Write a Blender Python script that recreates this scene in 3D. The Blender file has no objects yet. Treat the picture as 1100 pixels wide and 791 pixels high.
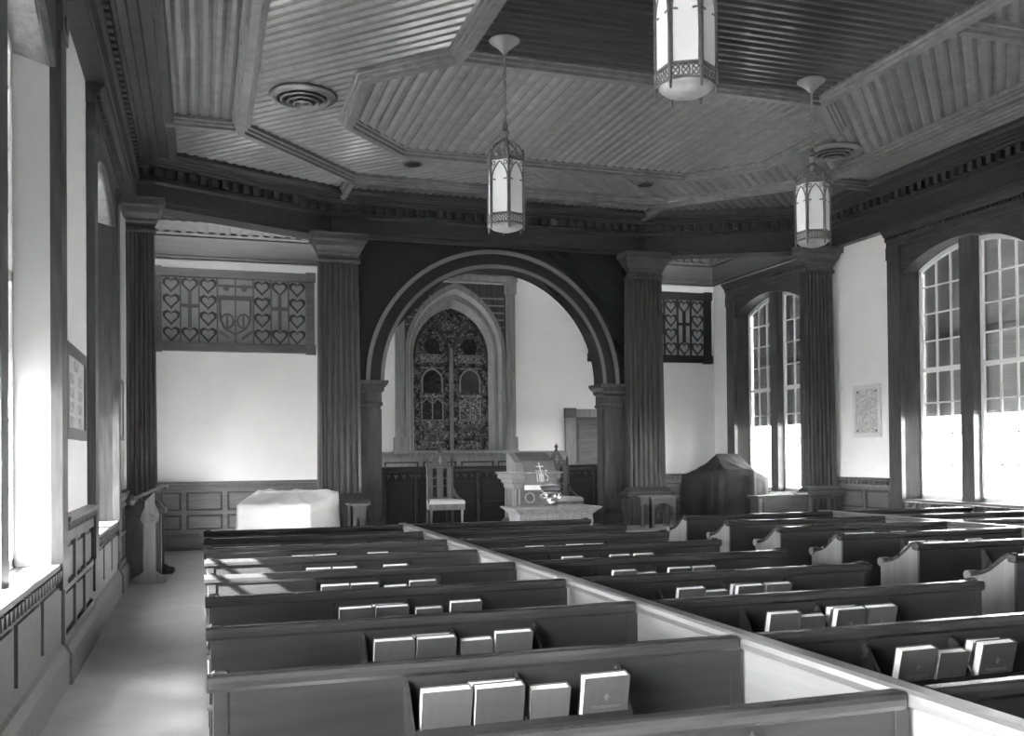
import bpy, bmesh, math, random
from math import sin, cos, pi, sqrt, atan2, radians, hypot
from mathutils import Vector, Matrix
random.seed(7)
C = bpy.context.scene
COL = C.collection

# ------------------------------------------------------------------ camera
FPX = 1031.0
cam = bpy.data.cameras.new('camera')
cam.sensor_fit = 'HORIZONTAL'; cam.sensor_width = 36.0
cam.lens = FPX * 36.0 / 1100.0
cam.shift_x = (550.0 - 553.96) / 1100.0
cam.shift_y = (477.46 - 395.5) / 1100.0
cam.clip_start = 0.05; cam.clip_end = 400
co = bpy.data.objects.new('camera', cam); COL.objects.link(co)
PSI, TILT, ROLL = 0.3166, 0.0113, 0.0092
fwd = Vector((sin(PSI) * cos(TILT), cos(PSI) * cos(TILT), sin(TILT)))
right = Vector((cos(PSI), -sin(PSI), 0))
up = right.cross(fwd)
# roll: the picture's right side rises
r2 = right * cos(ROLL) - up * sin(ROLL)
u2 = right * sin(ROLL) + up * cos(ROLL)
M = Matrix((r2, u2, -fwd)).transposed().to_4x4()
M.translation = Vector((0, 0, 1.64))
co.matrix_world = M
C.camera = co

# ------------------------------------------------------------------ light and exposure
C.view_settings.view_transform = 'Standard'
C.view_settings.look = 'None'
C.view_settings.exposure = 2.8
C.view_settings.gamma = 1.0
world = bpy.data.worlds.new('world'); C.world = world
world.use_nodes = True
wn = world.node_tree.nodes
SUNDIR = Vector((1.0, 0.38, -0.74)).normalized()
sky = wn.new('ShaderNodeTexSky'); sky.sky_type = 'NISHITA'; sky.sun_disc = False
sky.sun_elevation = math.asin(-SUNDIR.z); sky.sun_rotation = atan2(-SUNDIR.x, -SUNDIR.y)
sky.air_density = 1.0; sky.dust_density = 0.3; sky.ozone_density = 1.0
bw = wn.new('ShaderNodeRGBToBW')
world.node_tree.links.new(sky.outputs[0], bw.inputs[0]); world.node_tree.links.new(bw.outputs[0], wn['Background'].inputs[0])
wn['Background'].inputs[1].default_value = 1.6
sun = bpy.data.lights.new('sun', 'SUN'); sun.energy = 30.0; sun.angle = radians(0.6)
so = bpy.data.objects.new('sun', sun); COL.objects.link(so)
so.rotation_euler = SUNDIR.to_track_quat('-Z', 'Y').to_euler()

XC = 4.71
LWX, RWX, YB = -1.0, 10.40, 18.1
def mx(x): return 2 * XC - x

# ------------------------------------------------------------------ materials
def mat(name, g, rough=0.5, bump=0.0, bscale=40, vary=0.0, vscale=3.0, stretch=None, metal=0.0, spec=0.5, coat=0.0):
    m = bpy.data.materials.new(name); m.use_nodes = True
    n, l = m.node_tree.nodes, m.node_tree.links
    b = n['Principled BSDF']
    b.inputs['Base Color'].default_value = (g, g, g, 1)
    b.inputs['Roughness'].default_value = rough
    b.inputs['Metallic'].default_value = metal
    b.inputs['Specular IOR Level'].default_value = spec
    b.inputs['Coat Weight'].default_value = coat
    b.inputs['Coat Roughness'].default_value = 0.15
    if vary or bump:
        tc = n.new('ShaderNodeTexCoord'); mp = n.new('ShaderNodeMapping')
        l.new(tc.outputs['Object'], mp.inputs['Vector'])
        if stretch: mp.inputs['Scale'].default_value = stretch
        nz = n.new('ShaderNodeTexNoise'); nz.inputs['Scale'].default_value = vscale
        nz.inputs['Detail'].default_value = 6; nz.inputs['Roughness'].default_value = 0.6
        l.new(mp.outputs[0], nz.inputs['Vector'])
        if vary:
            cr = n.new('ShaderNodeMapRange')
            cr.inputs['From Min'].default_value = 0.3; cr.inputs['From Max'].default_value = 0.7
            cr.inputs['To Min'].default_value = g * (1 - vary); cr.inputs['To Max'].default_value = g * (1 + vary)
            l.new(nz.outputs['Fac'], cr.inputs['Value']); l.new(cr.outputs[0], b.inputs['Base Color'])
        if bump:
            bp = n.new('ShaderNodeBump'); bp.inputs['Strength'].default_value = bump; bp.inputs['Distance'].default_value = 0.01
            nb = n.new('ShaderNodeTexNoise'); nb.inputs['Scale'].default_value = bscale
            l.new(mp.outputs[0], nb.inputs['Vector'])
            l.new(nb.outputs['Fac'], bp.inputs['Height']); l.new(bp.outputs[0], b.inputs['Normal'])
    return m
GX, GY, GZ = (0.25, 3, 3), (3, 0.25, 3), (3, 3, 0.25)
PLASTER = mat('white_plaster', 0.85, 0.85, vary=0.03, vscale=1.5)
WOODV = mat('stained_wood_upright', 0.07, 0.35, vary=0.45, vscale=9, stretch=GZ, coat=0.15)
WOODH = mat('stained_wood_along_x', 0.04, 0.4, vary=0.45, vscale=9, stretch=GX, coat=0.05)
WOODY = mat('stained_wood_along_y', 0.055, 0.35, vary=0.45, vscale=9, stretch=GY, coat=0.15)
DENTW = mat('dentil_wood', 0.06, 0.4)
CAPW = mat('capital_wood', 0.07, 0.35, vary=0.3, vscale=6, coat=0.2)
DARKH = mat('dark_wood', 0.014, 0.4, vary=0.4, vscale=8, stretch=GX)
NAVED = [mat('nave_board_%d' % i, 0.025 + 0.004 * i, 0.3, vary=0.25, vscale=7, coat=0.4) for i in range(3)]  # base tone lowered to stand in for these boards' weaker sheen
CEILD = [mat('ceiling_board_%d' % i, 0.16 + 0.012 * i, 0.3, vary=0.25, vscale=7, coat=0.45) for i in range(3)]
RIBM = mat('ceiling_rib_wood', 0.16, 0.3, vary=0.3, vscale=7, coat=0.45)
ALCW = mat('alcove_beam_wood', 0.055, 0.4, vary=0.3, vscale=7, stretch=GX)
BEADM = mat('polished_bead', 0.2, 0.22, coat=0.4)
GWOOD = mat('chancel_frame_wood', 0.26, 0.4, vary=0.25, vscale=7, stretch=GZ)
LWOOD = mat('paler_wood', 0.12, 0.4, vary=0.25, vscale=7, stretch=GX)
PEWB = mat('pew_back_varnish', 0.022, 0.33, vary=0.35, vscale=6, stretch=GX, coat=0.08, spec=0.4)
PEWR = mat('pew_rail_varnish', 0.028, 0.25, vary=0.4, vscale=8, stretch=GX, coat=0.15)
PEWE = mat('pew_end_wood', 0.14, 0.4, vary=0.2, vscale=5, stretch=GZ)
PEWD = mat('pew_divider_wood', 0.17, 0.35, vary=0.2, vscale=5, stretch=GY, coat=0.2)
PEWC = mat('pew_divider_cap', 0.10, 0.3, vary=0.2, vscale=5, stretch=GY, coat=0.2)
FLOORM = mat('worn_floor', 0.42, 0.35, vary=0.15, vscale=2.2, bump=0.02)
CARPET = mat('platform_carpet', 0.22, 0.8, vary=0.2, vscale=6)
JAMB_LIT = mat('reveal_daylight_tone', 0.6, 0.5)  # daylight on the nearest left window's wooden jambs, put into their colour
WHITE = mat('white_sash_paint', 0.78, 0.4)
SLAT = mat('shutter_slat_paint', 0.24, 0.5, vary=0.15)
CLOTHW = mat('white_dust_sheet', 0.72, 0.9, vary=0.05, vscale=4)
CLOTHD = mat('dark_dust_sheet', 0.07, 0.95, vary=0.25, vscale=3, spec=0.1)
METAL = mat('lantern_metal', 0.16, 0.45, vary=0.3, vscale=30, metal=0.5)
BRASS = mat('brushed_canopy_metal', 0.22, 0.4, metal=0.3)
CHAINM = mat('chain_metal', 0.22, 0.4, metal=0.4)
BOWLG = mat('lantern_bowl_glass', 0.30, 0.35, vary=0.25, vscale=14)
FROST = mat('frosted_lantern_glass', 0.78, 0.4, vary=0.03)
GRILLE = mat('polished_vent_metal', 0.22, 0.28, metal=0.7)
BLACK = mat('black_opening', 0.008, 0.9)
PAGES = mat('page_edges', 0.78, 0.8, vary=0.1, vscale=60)
PAGES2 = None
COVERS = [mat('book_cover_%d' % i, g, 0.55, vary=0.12, vscale=25) for i, g in enumerate((0.07, 0.085, 0.055))]
GILT = mat('worn_gilt_lettering', 0.15, 0.5)
CARVE = mat('carved_letter_wood', 0.36, 0.5)
THREAD = mat('embroidery_thread', 0.6, 0.6)
SILVER = mat('silver_plate', 0.6, 0.22, metal=1.0)
HEARTB = mat('grille_backing_cloth', 0.34, 0.8, vary=0.15, vscale=3)
LEAD = mat('light_came_lines', 0.42, 0.5)
ROAD = mat('sunlit_ground', 0.5, 0.9, vary=0.1)
STONEW = mat('outside_facade', 0.45, 0.9, vary=0.1)
PAPER = mat('print_paper', 0.6, 0.6, vary=0.15, vscale=9)
PORTRAIT = mat('portrait_print', 0.42, 0.6, vary=0.6, vscale=14)
def plaque_mat():
    m = mat('engraved_plaque', 0.62, 0.5)
    n, l = m.node_tree.nodes, m.node_tree.links
    tc = n.new('ShaderNodeTexCoord'); nz = n.new('ShaderNodeTexNoise'); nz.inputs['Scale'].default_value = 18; nz.inputs['Detail'].default_value = 2
    nz.inputs['Distortion'].default_value = 2.5
    cr = n.new('ShaderNodeValToRGB'); cr.color_ramp.elements[0].position = 0.46; cr.color_ramp.elements[1].position = 0.54
    cr.color_ramp.elements[0].color = (0.40, 0.40, 0.40, 1); cr.color_ramp.elements[1].color = (0.66, 0.66, 0.66, 1)
    l.new(tc.outputs['Object'], nz.inputs['Vector']); l.new(nz.outputs['Fac'], cr.inputs[0]); l.new(cr.outputs[0], n['Principled BSDF'].inputs['Base Color'])
    return m
PLAQUE = plaque_mat()
def glass_mat(name, tint, gloss):
    m = bpy.data.materials.new(name); m.use_nodes = True
    n, l = m.node_tree.nodes, m.node_tree.links
    n.remove(n['Principled BSDF'])
    t = n.new('ShaderNodeBsdfTransparent'); t.inputs[0].default_value = (tint, tint, tint, 1)
    g = n.new('ShaderNodeBsdfGlossy'); g.inputs['Roughness'].default_value = 0.05
    f = n.new('ShaderNodeFresnel'); f.inputs[0].default_value = 1.35
    mu = n.new('ShaderNodeMath'); mu.operation = 'MULTIPLY'; mu.inputs[1].default_value = gloss
    x = n.new('ShaderNodeMixShader')
    l.new(f.outputs[0], mu.inputs[0]); l.new(mu.outputs[0], x.inputs[0]); l.new(t.outputs[0], x.inputs[1]); l.new(g.outputs[0], x.inputs[2])
    l.new(x.outputs[0], n['Material Output'].inputs[0])
    return m
PANE = glass_mat('window_glass', 0.95, 0.8)
def stained_mat(name, lo, hi, scale):
    m = mat(name, 0.1, 0.3)
    n, l = m.node_tree.nodes, m.node_tree.links
    tc = n.new('ShaderNodeTexCoord'); v = n.new('ShaderNodeTexVoronoi'); v.inputs['Scale'].default_value = scale
    v2 = n.new('ShaderNodeTexVoronoi'); v2.inputs['Scale'].default_value = scale; v2.feature = 'DISTANCE_TO_EDGE'
    bw = n.new('ShaderNodeRGBToBW'); mr = n.new('ShaderNodeMapRange'); mr.inputs['To Min'].default_value = lo; mr.inputs['To Max'].default_value = hi
    gt = n.new('ShaderNodeMath'); gt.operation = 'GREATER_THAN'; gt.inputs[1].default_value = 0.07
    ml = n.new('ShaderNodeMath'); ml.operation = 'MULTIPLY'
    l.new(tc.outputs['Object'], v.inputs['Vector']); l.new(tc.outputs['Object'], v2.inputs['Vector'])
    l.new(v.outputs['Color'], bw.inputs[0]); l.new(bw.outputs[0], mr.inputs['Value'])
    l.new(v2.outputs['Distance'], gt.inputs[0]); l.new(mr.outputs[0], ml.inputs[0]); l.new(gt.outputs[0], ml.inputs[1])
    l.new(ml.outputs[0], n['Principled BSDF'].inputs['Base Color'])
    return m
SG_MID = stained_mat('stained_glass_mosaic', 0.01, 0.28, 16)
SG_DARK = stained_mat('stained_glass_deep', 0.01, 0.05, 9)
SG_LITE = stained_mat('stained_glass_pale', 0.08, 0.55, 20)
SG_GREY = mat('stained_glass_grey', 0.10, 0.25, vary=0.3, vscale=4)

# ------------------------------------------------------------------ builders
ORG = {}
class MB:
    def __init__(s): s.v = []; s.f = []; s.smooth = False
    def quad(s, a, b, c, d):
        k = len(s.v); s.v += [a, b, c, d]; s.f.append((k, k + 1, k + 2, k + 3)); return s
    def box(s, x0, x1, y0, y1, z0, z1):
        k = len(s.v)
        s.v += [(x, y, z) for z in (z0, z1) for y in (y0, y1) for x in (x0, x1)]
        for f in ((0, 2, 3, 1), (4, 5, 7, 6), (0, 1, 5, 4), (2, 6, 7, 3), (0, 4, 6, 2), (1, 3, 7, 5)):
            s.f.append(tuple(k + i for i in f))
        return s
    def loft(s, rings, closed=True, caps=True):
        k = len(s.v); n = len(rings[0])
        for r in rings: s.v += [tuple(p) for p in r]
        for j in range(len(rings) - 1):
            for i in range(n if closed else n - 1):
                a = k + j * n + i; b = k + j * n + (i + 1) % n
                s.f.append((a, b, b + n, a + n))
        if caps:
            s.f.append(tuple(k + i for i in reversed(range(n))))
            s.f.append(tuple(k + (len(rings) - 1) * n + i for i in range(n)))
        return s
    def prism(s, pts, fn0, fn1):
        return s.loft([[fn0(*p) for p in pts], [fn1(*p) for p in pts]])
    def lathe(s, prof, cx, cy, n=16, caps=True, rot=0):
        return s.loft([[(cx + r * cos(rot + 2 * pi * i / n), cy + r * sin(rot + 2 * pi * i / n), z) for i in range(n)] for r, z in prof], caps=caps)
    def tube(s, pts, r, n=6):
        P = [Vector(p) for p in pts]; rings = []
        for i, p in enumerate(P):
            t = (P[min(i + 1, len(P) - 1)] - P[max(i - 1, 0)]).normalized()
            a = t.cross(Vector((0, 0, 1)))
            if a.length < 1e-3: a = t.cross(Vector((0, 1, 0)))
            a.normalize(); b = t.cross(a)
            rr = r[i] if isinstance(r, (list, tuple)) else r
            rings.append([tuple(p + a * rr * cos(2 * pi * k / n) + b * rr * sin(2 * pi * k / n)) for k in range(n)])
        return s.loft(rings)
    def sweep(s, path, prof, closed=False, profclosed=True):
        """mitred sweep of prof [(offset to the right of the path, z)] along a flat path"""
        P = [Vector(p) for p in path]; n = len(P); rings = []
        for i in range(n):
            if closed or 0 < i < n - 1:
                d0 = (P[i] - P[i - 1]).normalized(); d1 = (P[(i + 1) % n] - P[i]).normalized()
            elif i == 0: d0 = d1 = (P[1] - P[0]).normalized()
            else: d0 = d1 = (P[i] - P[i - 1]).normalized()
            n0 = Vector((d0.y, -d0.x)); n1 = Vector((d1.y, -d1.x))
            m = (n0 + n1); m = m / max(1e-6, m.dot(n0))
            rings.append([(P[i].x + m.x * o, P[i].y + m.y * o, z) for o, z in prof])
        if closed: rings.append(rings[0])
        return s.loft(rings, closed=profclosed, caps=not closed and profclosed)
    def mould(s, x0, x1, y0, y1, prof):
        """stacked rectangular moulding: prof [(outset, z)]"""
        return s.loft([[(x0 - o, y0 - o, z), (x1 + o, y0 - o, z), (x1 + o, y1 + o, z), (x0 - o, y1 + o, z)] for o, z in prof])
    def build(s, name, m, parent=None, smooth=False):
        o0 = ORG.get(parent.name, Vector((0, 0, 0))) if parent else Vector((0, 0, 0))
        me = bpy.data.meshes.new(name)
        me.from_pydata([(x - o0.x, y - o0.y, z - o0.z) for x, y, z in s.v], [], s.f)
        bm = bmesh.new(); bm.from_mesh(me)
        bmesh.ops.recalc_face_normals(bm, faces=bm.faces); bm.to_mesh(me); bm.free()
        if smooth:
            for p in me.polygons: p.use_smooth = True
        me.materials.append(m)
        return link(name, me, parent)
def link(name, me, parent=None):
    o = bpy.data.objects.new(name, me); COL.objects.link(o)
    if parent: o.parent = parent; ORG[o.name] = ORG.get(parent.name, Vector((0, 0, 0)))
    return o
def BOX(*a): return MB().box(*a)
def thing(name, label, cat, loc=(0, 0, 0), group=None):
    o = bpy.data.objects.new(name, None); COL.objects.link(o); o.location = loc
    o.empty_display_size = 0.1
    ORG[o.name] = Vector(loc); o['label'] = label; o['category'] = cat; o['kind'] = 'thing'
    if group: o['group'] = group
    return o
def struct(o, label=None, cat=None):
    o['kind'] = 'structure'
    if label: o['label'] = label
    if cat: o['category'] = cat
    return o
def root(name, label, cat, loc=(0, 0, 0)):
    o = thing(name, label, cat, loc); o['kind'] = 'structure'; return o
def stuff(o): o['kind'] = 'stuff'; return o
def clone(o, parent, loc=None):
    c = o.copy(); COL.objects.link(c)
    c.parent = parent
    if loc is not None: c.location = loc
    return c
def clone_tree(o, loc, rotz=None):
    r = o.copy(); COL.objects.link(r); r.location = loc
    if rotz is not None: r.rotation_euler[2] = rotz
    for ch in list(o.children):
        c = clone(ch, r)
        for g in list(ch.children): clone(g, c)
    return r

# ------------------------------------------------------------------ floor, walls, ceiling shell
fl = root('floor', 'pale worn floor of the church aisles and nave', 'floor')
BOX(LWX - .4, RWX + .4, -2.4, YB + .5, -0.12, 0).build('floor_surface', FLOORM, fl)
BOX(LWX - 60, RWX + 60, -50, 70, -0.6, -0.5).build('ground', ROAD)
struct(bpy.data.objects['ground'], 'sunlit ground outside the church windows', 'ground')

WINC = (-3.6, 1.3, 6.2, 11.1, 16.0)
OH = 1.19        # half width of the opening at the wall face
def wall_side(name, F, o, label):
    w = root(name, label, 'wall')
    m = MB()
    def seg(y0, y1, z0, z1): m.box(min(F, F + o * .35), max(F, F + o * .35), y0, y1, z0, z1)
    y = -2.4
    for c in WINC[1 if o < 0 else 2:]:  # unseen rear opening walled up on the right to dim light from behind
        seg(y, c - OH, 0, 6.6); seg(c - OH, c + OH, 0, .88); seg(c - OH, c + OH, 4.78 if c > 3 else 2.2, 6.6); y = c + OH  # unseen rear opening cut low to hold back its sun
    seg(y, YB + .3, 0, 6.6)
    m.build('plaster', PLASTER, w)
    # wainscot of the piers: framed boards, each panel its own piece
    edges = [(-2.4, WINC[1] - 1.47)] + [(WINC[k] + 1.47, WINC[k + 1] - 1.47) for k in range(1, 4)] + [(WINC[4] + 1.47, YB)]
    for (a, b) in edges:
        if b < 3 or b - a < .2: continue
        d = -o
        def bx(dx0, dx1, *r): return BOX(min(F + d * dx0, F + d * dx1), max(F + d * dx0, F + d * dx1), *r)
        bx(0, .02, a, b, .28, 1.12).build('wainscot_board', WOODY, w)
        m = MB(); m.sweep([(F, a), (F, b)] if o < 0 else [(F, b), (F, a)], [(0, 0), (.10, 0), (.10, .22), (.07, .28), (.035, .30), (0, .30)]); m.build('wainscot_base', LWOOD, w)
        m = MB(); m.sweep([(F, a), (F, b)] if o < 0 else [(F, b), (F, a)], [(0, 1.10), (.05, 1.10), (.055, 1.17), (.09, 1.18), (.10, 1.22), (0, 1.22)]); m.build('wainscot_cap', LWOOD, w)
        n = max(1, int(round((b - a) / .62))); pw = (b - a) / n
        for k in range(n):
            for (z0, z1) in ((.36, .66), (.72, 1.0)):
                bx(.02, .04, a + k * pw + .085, a + (k + 1) * pw - .085, z0 + .025, z1 - .025).build('panel', LWOOD, w)
            bx(.0, .055, a + k * pw - .035, a + k * pw + .035, .3, 1.1).build('stile', LWOOD, w)
        for z0, z1 in ((.30, .35), (.67, .71), (1.02, 1.1)): bx(.0, .054, a, b, z0, z1).build('rail', LWOOD, w)
        m = MB(); k = a + .03
        while k < b - .04:
            m.loft([[(F + d * .05, k, 1.17), (F + d * .05, k + .07, 1.17), (F + d * .05, k + .035, 1.10)], [(F + d * .085, k + .01, 1.17), (F + d * .085, k + .06, 1.17), (F + d * .085, k + .035, 1.12)]]); k += .085
        stuff(m.build('scalloped_trim', LWOOD, w))
    # dado below each window
    for c in WINC[2:]:
        d = -o
        def bx(dx0, dx1, *r): return BOX(min(F + d * dx0, F + d * dx1), max(F + d * dx0, F + d * dx1), *r)
        bx(0, .03, c - 1.47, c + 1.47, .3, .86).build('wainscot_board', LWOOD, w)
        m = MB(); m.sweep([(F, c - 1.47), (F, c + 1.47)] if o < 0 else [(F, c + 1.47), (F, c - 1.47)], [(0, 0), (.08, 0), (.08, .22), (.05, .28), (.03, .30), (0, .30)]); m.build('wainscot_base', LWOOD, w)
        for k in range(3):
            bx(.03, .05, c - 1.3 + k * .9, c - 1.3 + k * .9 + .78, .4, .74).build('panel', LWOOD, w)
        m = MB(); k = c - 1.44
        while k < c + 1.4:
            m.loft([[(F + d * .03, k, .86), (F + d * .03, k + .1, .86), (F + d * .03, k + .05, .77)], [(F + d * .07, k + .01, .86), (F + d * .07, k + .09, .86), (F + d * .07, k + .05, .79)]]); k += .115
        stuff(m.build('scalloped_trim', LWOOD, w))
    return w
wall_side('wall_left', LWX, -1, 'left plaster wall with panelled wainscot and deep arched windows')
wall_side('wall_right', RWX, 1, 'right plaster wall with panelled wainscot and tall arched windows')
wr = root('wall_rear', 'plaster wall behind the last pews', 'wall')
BOX(LWX - .35, RWX + .35, -2.7, -2.4, 0, 6.6).build('plaster', PLASTER, wr)

wb = root('wall_back', 'white chancel end wall with wood wainscot behind the arch', 'wall')
GW, GZS, GAP = .93, 3.62, 4.9     # chancel window opening
m = MB()
m.box(LWX, XC - GW, YB, YB + .5, 0, 6.6); m.box(XC + GW, RWX, YB, YB + .5, 0, 6.6)
m.box(XC - GW, XC + GW, YB, YB + .5, 0, 1.72)
def pointed(w, zs, za, n=10):
    """right half then left half of a pointed arch, from the right springing over the apex"""
    h = za - zs; c = (h * h - w * w) / (2 * w); R = w + c
    a1 = atan2(h, c)
    r = [(-c + R * cos(a1 * i / n), zs + R * sin(a1 * i / n)) for i in range(n + 1)]
    return r + [(-x, z) for x, z in reversed(r[:-1])]
arch = pointed(GW, GZS, GAP)
for i in range(len(arch) - 1):
    (xa, za), (xb, zb) = arch[i], arch[i + 1]
    m.prism([(xa, za), (xb, zb), (xb, 6.6), (xa, 6.6)], lambda x, z: (XC + x, YB, z), lambda x, z: (XC + x, YB + .5, z))
m.build('plaster', PLASTER, wb)
def back_wainscot(x0, x1, zb, zt, LWOOD=LWOOD):
    BOX(x0, x1, YB - .02, YB, zb + .28, zt - .1).build('wainscot_board', WOODH, wb)
    MB().sweep([(x0, YB), (x1, YB)], [(0, zb), (.09, zb), (.09, zb + .22), (.05, zb + .29), (0, zb + .3)]).build('wainscot_base', LWOOD, wb)
    MB().sweep([(x0, YB), (x1, YB)], [(0, zt - .12), (.05, zt - .12), (.055, zt - .05), (.09, zt - .04), (.1, zt), (0, zt)]).build('wainscot_cap', LWOOD, wb)
    n = max(1, int(round((x1 - x0) / .72))); pw = (x1 - x0) / n
    for k in range(n):
        for z0, z1 in ((zb + .36, zb + .62), (zb + .70, zt - .19)):
            if z1 - z0 > .1: BOX(x0 + k * pw + .08, x0 + (k + 1) * pw - .08, YB - .045, YB - .02, z0 + .03, z1 - .03).build('panel', LWOOD, wb)
        BOX(x0 + k * pw - .04, x0 + k * pw + .04, YB - .06, YB, zb + .3, zt - .12).build('stile', LWOOD, wb)
    for z0, z1 in ((zb + .30, zb + .36), (zb + .63, zb + .70), (zt - .19, zt - .12)): BOX(x0, x1, YB - .058, YB, z0, z1).build('rail', LWOOD, wb)
    mm = MB(); k = x0 + .04
    while k < x1 - .06:
        mm.box(k, k + .05, YB - .085, YB - .03, zt - .11, zt - .05); k += .11
    stuff(mm.build('dentil_trim', LWOOD, wb))
back_wainscot(LWX, 2.5, 0, 1.22)
back_wainscot(2.5, 7.0, .62, 1.72, GWOOD)
back_wainscot(8.0, RWX, 0, 1.22)

# upper beam and dentils on the walls of the chancel end
t9 = root('trim_1', 'wood beam with dentil row high on the chancel end wall', 'beam')
BP = [(LWX, 14.6), (LWX, YB), (RWX, YB), (RWX, 14.6)]
MB().sweep(BP, [(0, 5.2), (.10, 5.2), (.10, 5.24), (.08, 5.26), (.08, 5.58), (.13, 5.60), (.13, 5.64), (.06, 5.66), (.06, 5.86), (.2, 5.88), (.26, 5.97), (0, 5.98)]).build('beam', ALCW, t9)
mm = MB(); x = LWX + .2
while x < RWX - .2: mm.box(x, x + .1, YB - .15, YB - .05, 5.67, 5.85); x += .19
y = 14.7
while y < YB - .2:
    mm.box(RWX - .15, RWX - .05, y, y + .1, 5.67, 5.85); mm.box(LWX + .05, LWX + .15, y, y + .1, 5.67, 5.85); y += .19
stuff(mm.build('dentil_trim', ALCW, t9))

# ------------------------------------------------------------------ ceiling
cl = root('ceiling', 'boarded wooden ceiling divided by moulded ribs into an octagon and bands', 'ceiling')
BOX(LWX - .3, RWX + .3, -2.7, 14.0, 5.83, 5.95).build('ceiling_backing', DARKH, cl)
MB().prism([(LWX, 14.0), (RWX, 14.0), (10.25, 14.1), (7.44, 15.4), (1.98, 15.4), (LWX + .12, 14.1)], lambda x, y: (x, y, 5.83), lambda x, y: (x, y, 5.95)).build('ceiling_backing', DARKH, cl)
BOX(LWX - .3, RWX + .3, 14.05, YB + .5, 6.3, 6.4).build('plaster', PLASTER, cl)
def clip(poly, nx, ny, d):
    out = []
    for i in range(len(poly)):
        a, b = poly[i], poly[(i + 1) % len(poly)]
        da, db = nx * a[0] + ny * a[1] - d, nx * b[0] + ny * b[1] - d
        if da >= 0: out.append(a)
        if (da > 0 > db) or (da < 0 < db):
            t = da / (da - db); out.append((a[0] + t * (b[0] - a[0]), a[1] + t * (b[1] - a[1])))
    return out
def boards(poly, ang, pitch, z, part, joined=False, name='board', mats=None):
    """clip a convex panel into boards running along ang; every board has sloped edges"""
    ux, uy = cos(ang), sin(ang); nx, ny = -uy, ux
    ds = [nx * x + ny * y for x, y in poly]; d = min(ds); J = MB(); k = 0
    while d < max(ds) - 1e-4:
        q = clip(clip(poly, nx, ny, d), -nx, -ny, -(d + pitch))
        if len(q) >= 3:
            mid = d + pitch / 2
            def sh(p, amt):
                e = nx * p[0] + ny * p[1] - mid
                s = (abs(e) - amt) / max(abs(e), 1e-5) if abs(e) > amt else 0
                return (p[0] - nx * e * (1 - s), p[1] - ny * e * (1 - s))
            m = J if joined else MB()
            r0 = [(p[0], p[1], z + .03) for p in q]
            r1 = [(*sh(p, .003), z + .018) for p in q]
            r2 = [(*sh(p, .042), z) for p in q]
            m.loft([r0, r1, r2])
            if not joined: m.build(name, (mats or CEILD)[(k * 7 + k // 3) % 3], part)
        d += pitch; k += 1
    if joined: stuff(J.build('board_strip', CEILD[0], part))
def panel(): return link('ceiling_panel', None, cl)
OCT = [(2.63, 9.55), (1.83, 10.33), (1.85, 11.72), (2.63, 12.57)]
OCTP = OCT + [(mx(x), y) for x, y in reversed(OCT)]
PT = .125
def m_(poly): return [(mx(x), y) for x, y in poly]
for poly, ang, z in (
        ([(-.45, 5.5), (.5, 5.5), (.5, 12.3), (-.45, 12.3)], pi / 2, 5.78),
        ([(-.45, 12.3), (.5, 12.3), (2.13, 14.1), (2.13, 15.1), (-.45, 13.9)], -pi / 4, 5.78),
        ([(.5, 5.5), (4.71, 5.5), (4.71, 14.12), (2.13, 14.12), (.5, 12.36)], -pi / 4, 5.79)):
    boards(poly, ang, PT if ang > 0 else .135, z, panel())
    boards(m_(poly), pi - ang, PT if ang > 0 else .135, z, panel())
boards(OCTP, pi / 2, .13, 5.75, panel())
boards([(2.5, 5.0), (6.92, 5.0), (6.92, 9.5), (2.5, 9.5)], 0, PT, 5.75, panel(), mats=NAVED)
boards([(2.13, 14.1), (7.29, 14.1), (7.29, 15.1), (2.13, 15.1)], pi / 2, .13, 5.78, panel(), joined=True)
RIBP = [(-.115, 5.80), (-.115, 5.745), (-.085, 5.74), (-.08, 5.705), (-.05, 5.70), (-.045, 5.665), (.045, 5.665), (.05, 5.70), (.08, 5.705), (.085, 5.74), (.115, 5.745), (.115, 5.80)]
def rib(path, closed=False, k=1.0):
    MB().sweep(path, [(o * k, z) for o, z in RIBP], closed).build('rib', RIBM, cl)
OUT = [(.49, -2.4), (.49, 12.36), (2.13, 14.14)]
rib(OUT + [(mx(x), y) for x, y in reversed(OUT)])
OC = [(2.53, 9.47), (1.72, 10.28), (1.74, 11.77), (2.58, 12.68)]
rib(OC + [(mx(x), y) for x, y in reversed(OC)], True)
for s in (0, 1):
    f = (lambda x: mx(x)) if s else (lambda x: x)
    rib([(f(2.53), -2.4), (f(2.53), 9.45)])
    rib([(f(2.13), 14.2), (f(2.13), 15.05)], k=.8)
    rib([(f(-.4), 12.3), (f(.42), 12.3)])
    rib([(f(.58), 7.4), (f(2.45), 7.4)])

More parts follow.
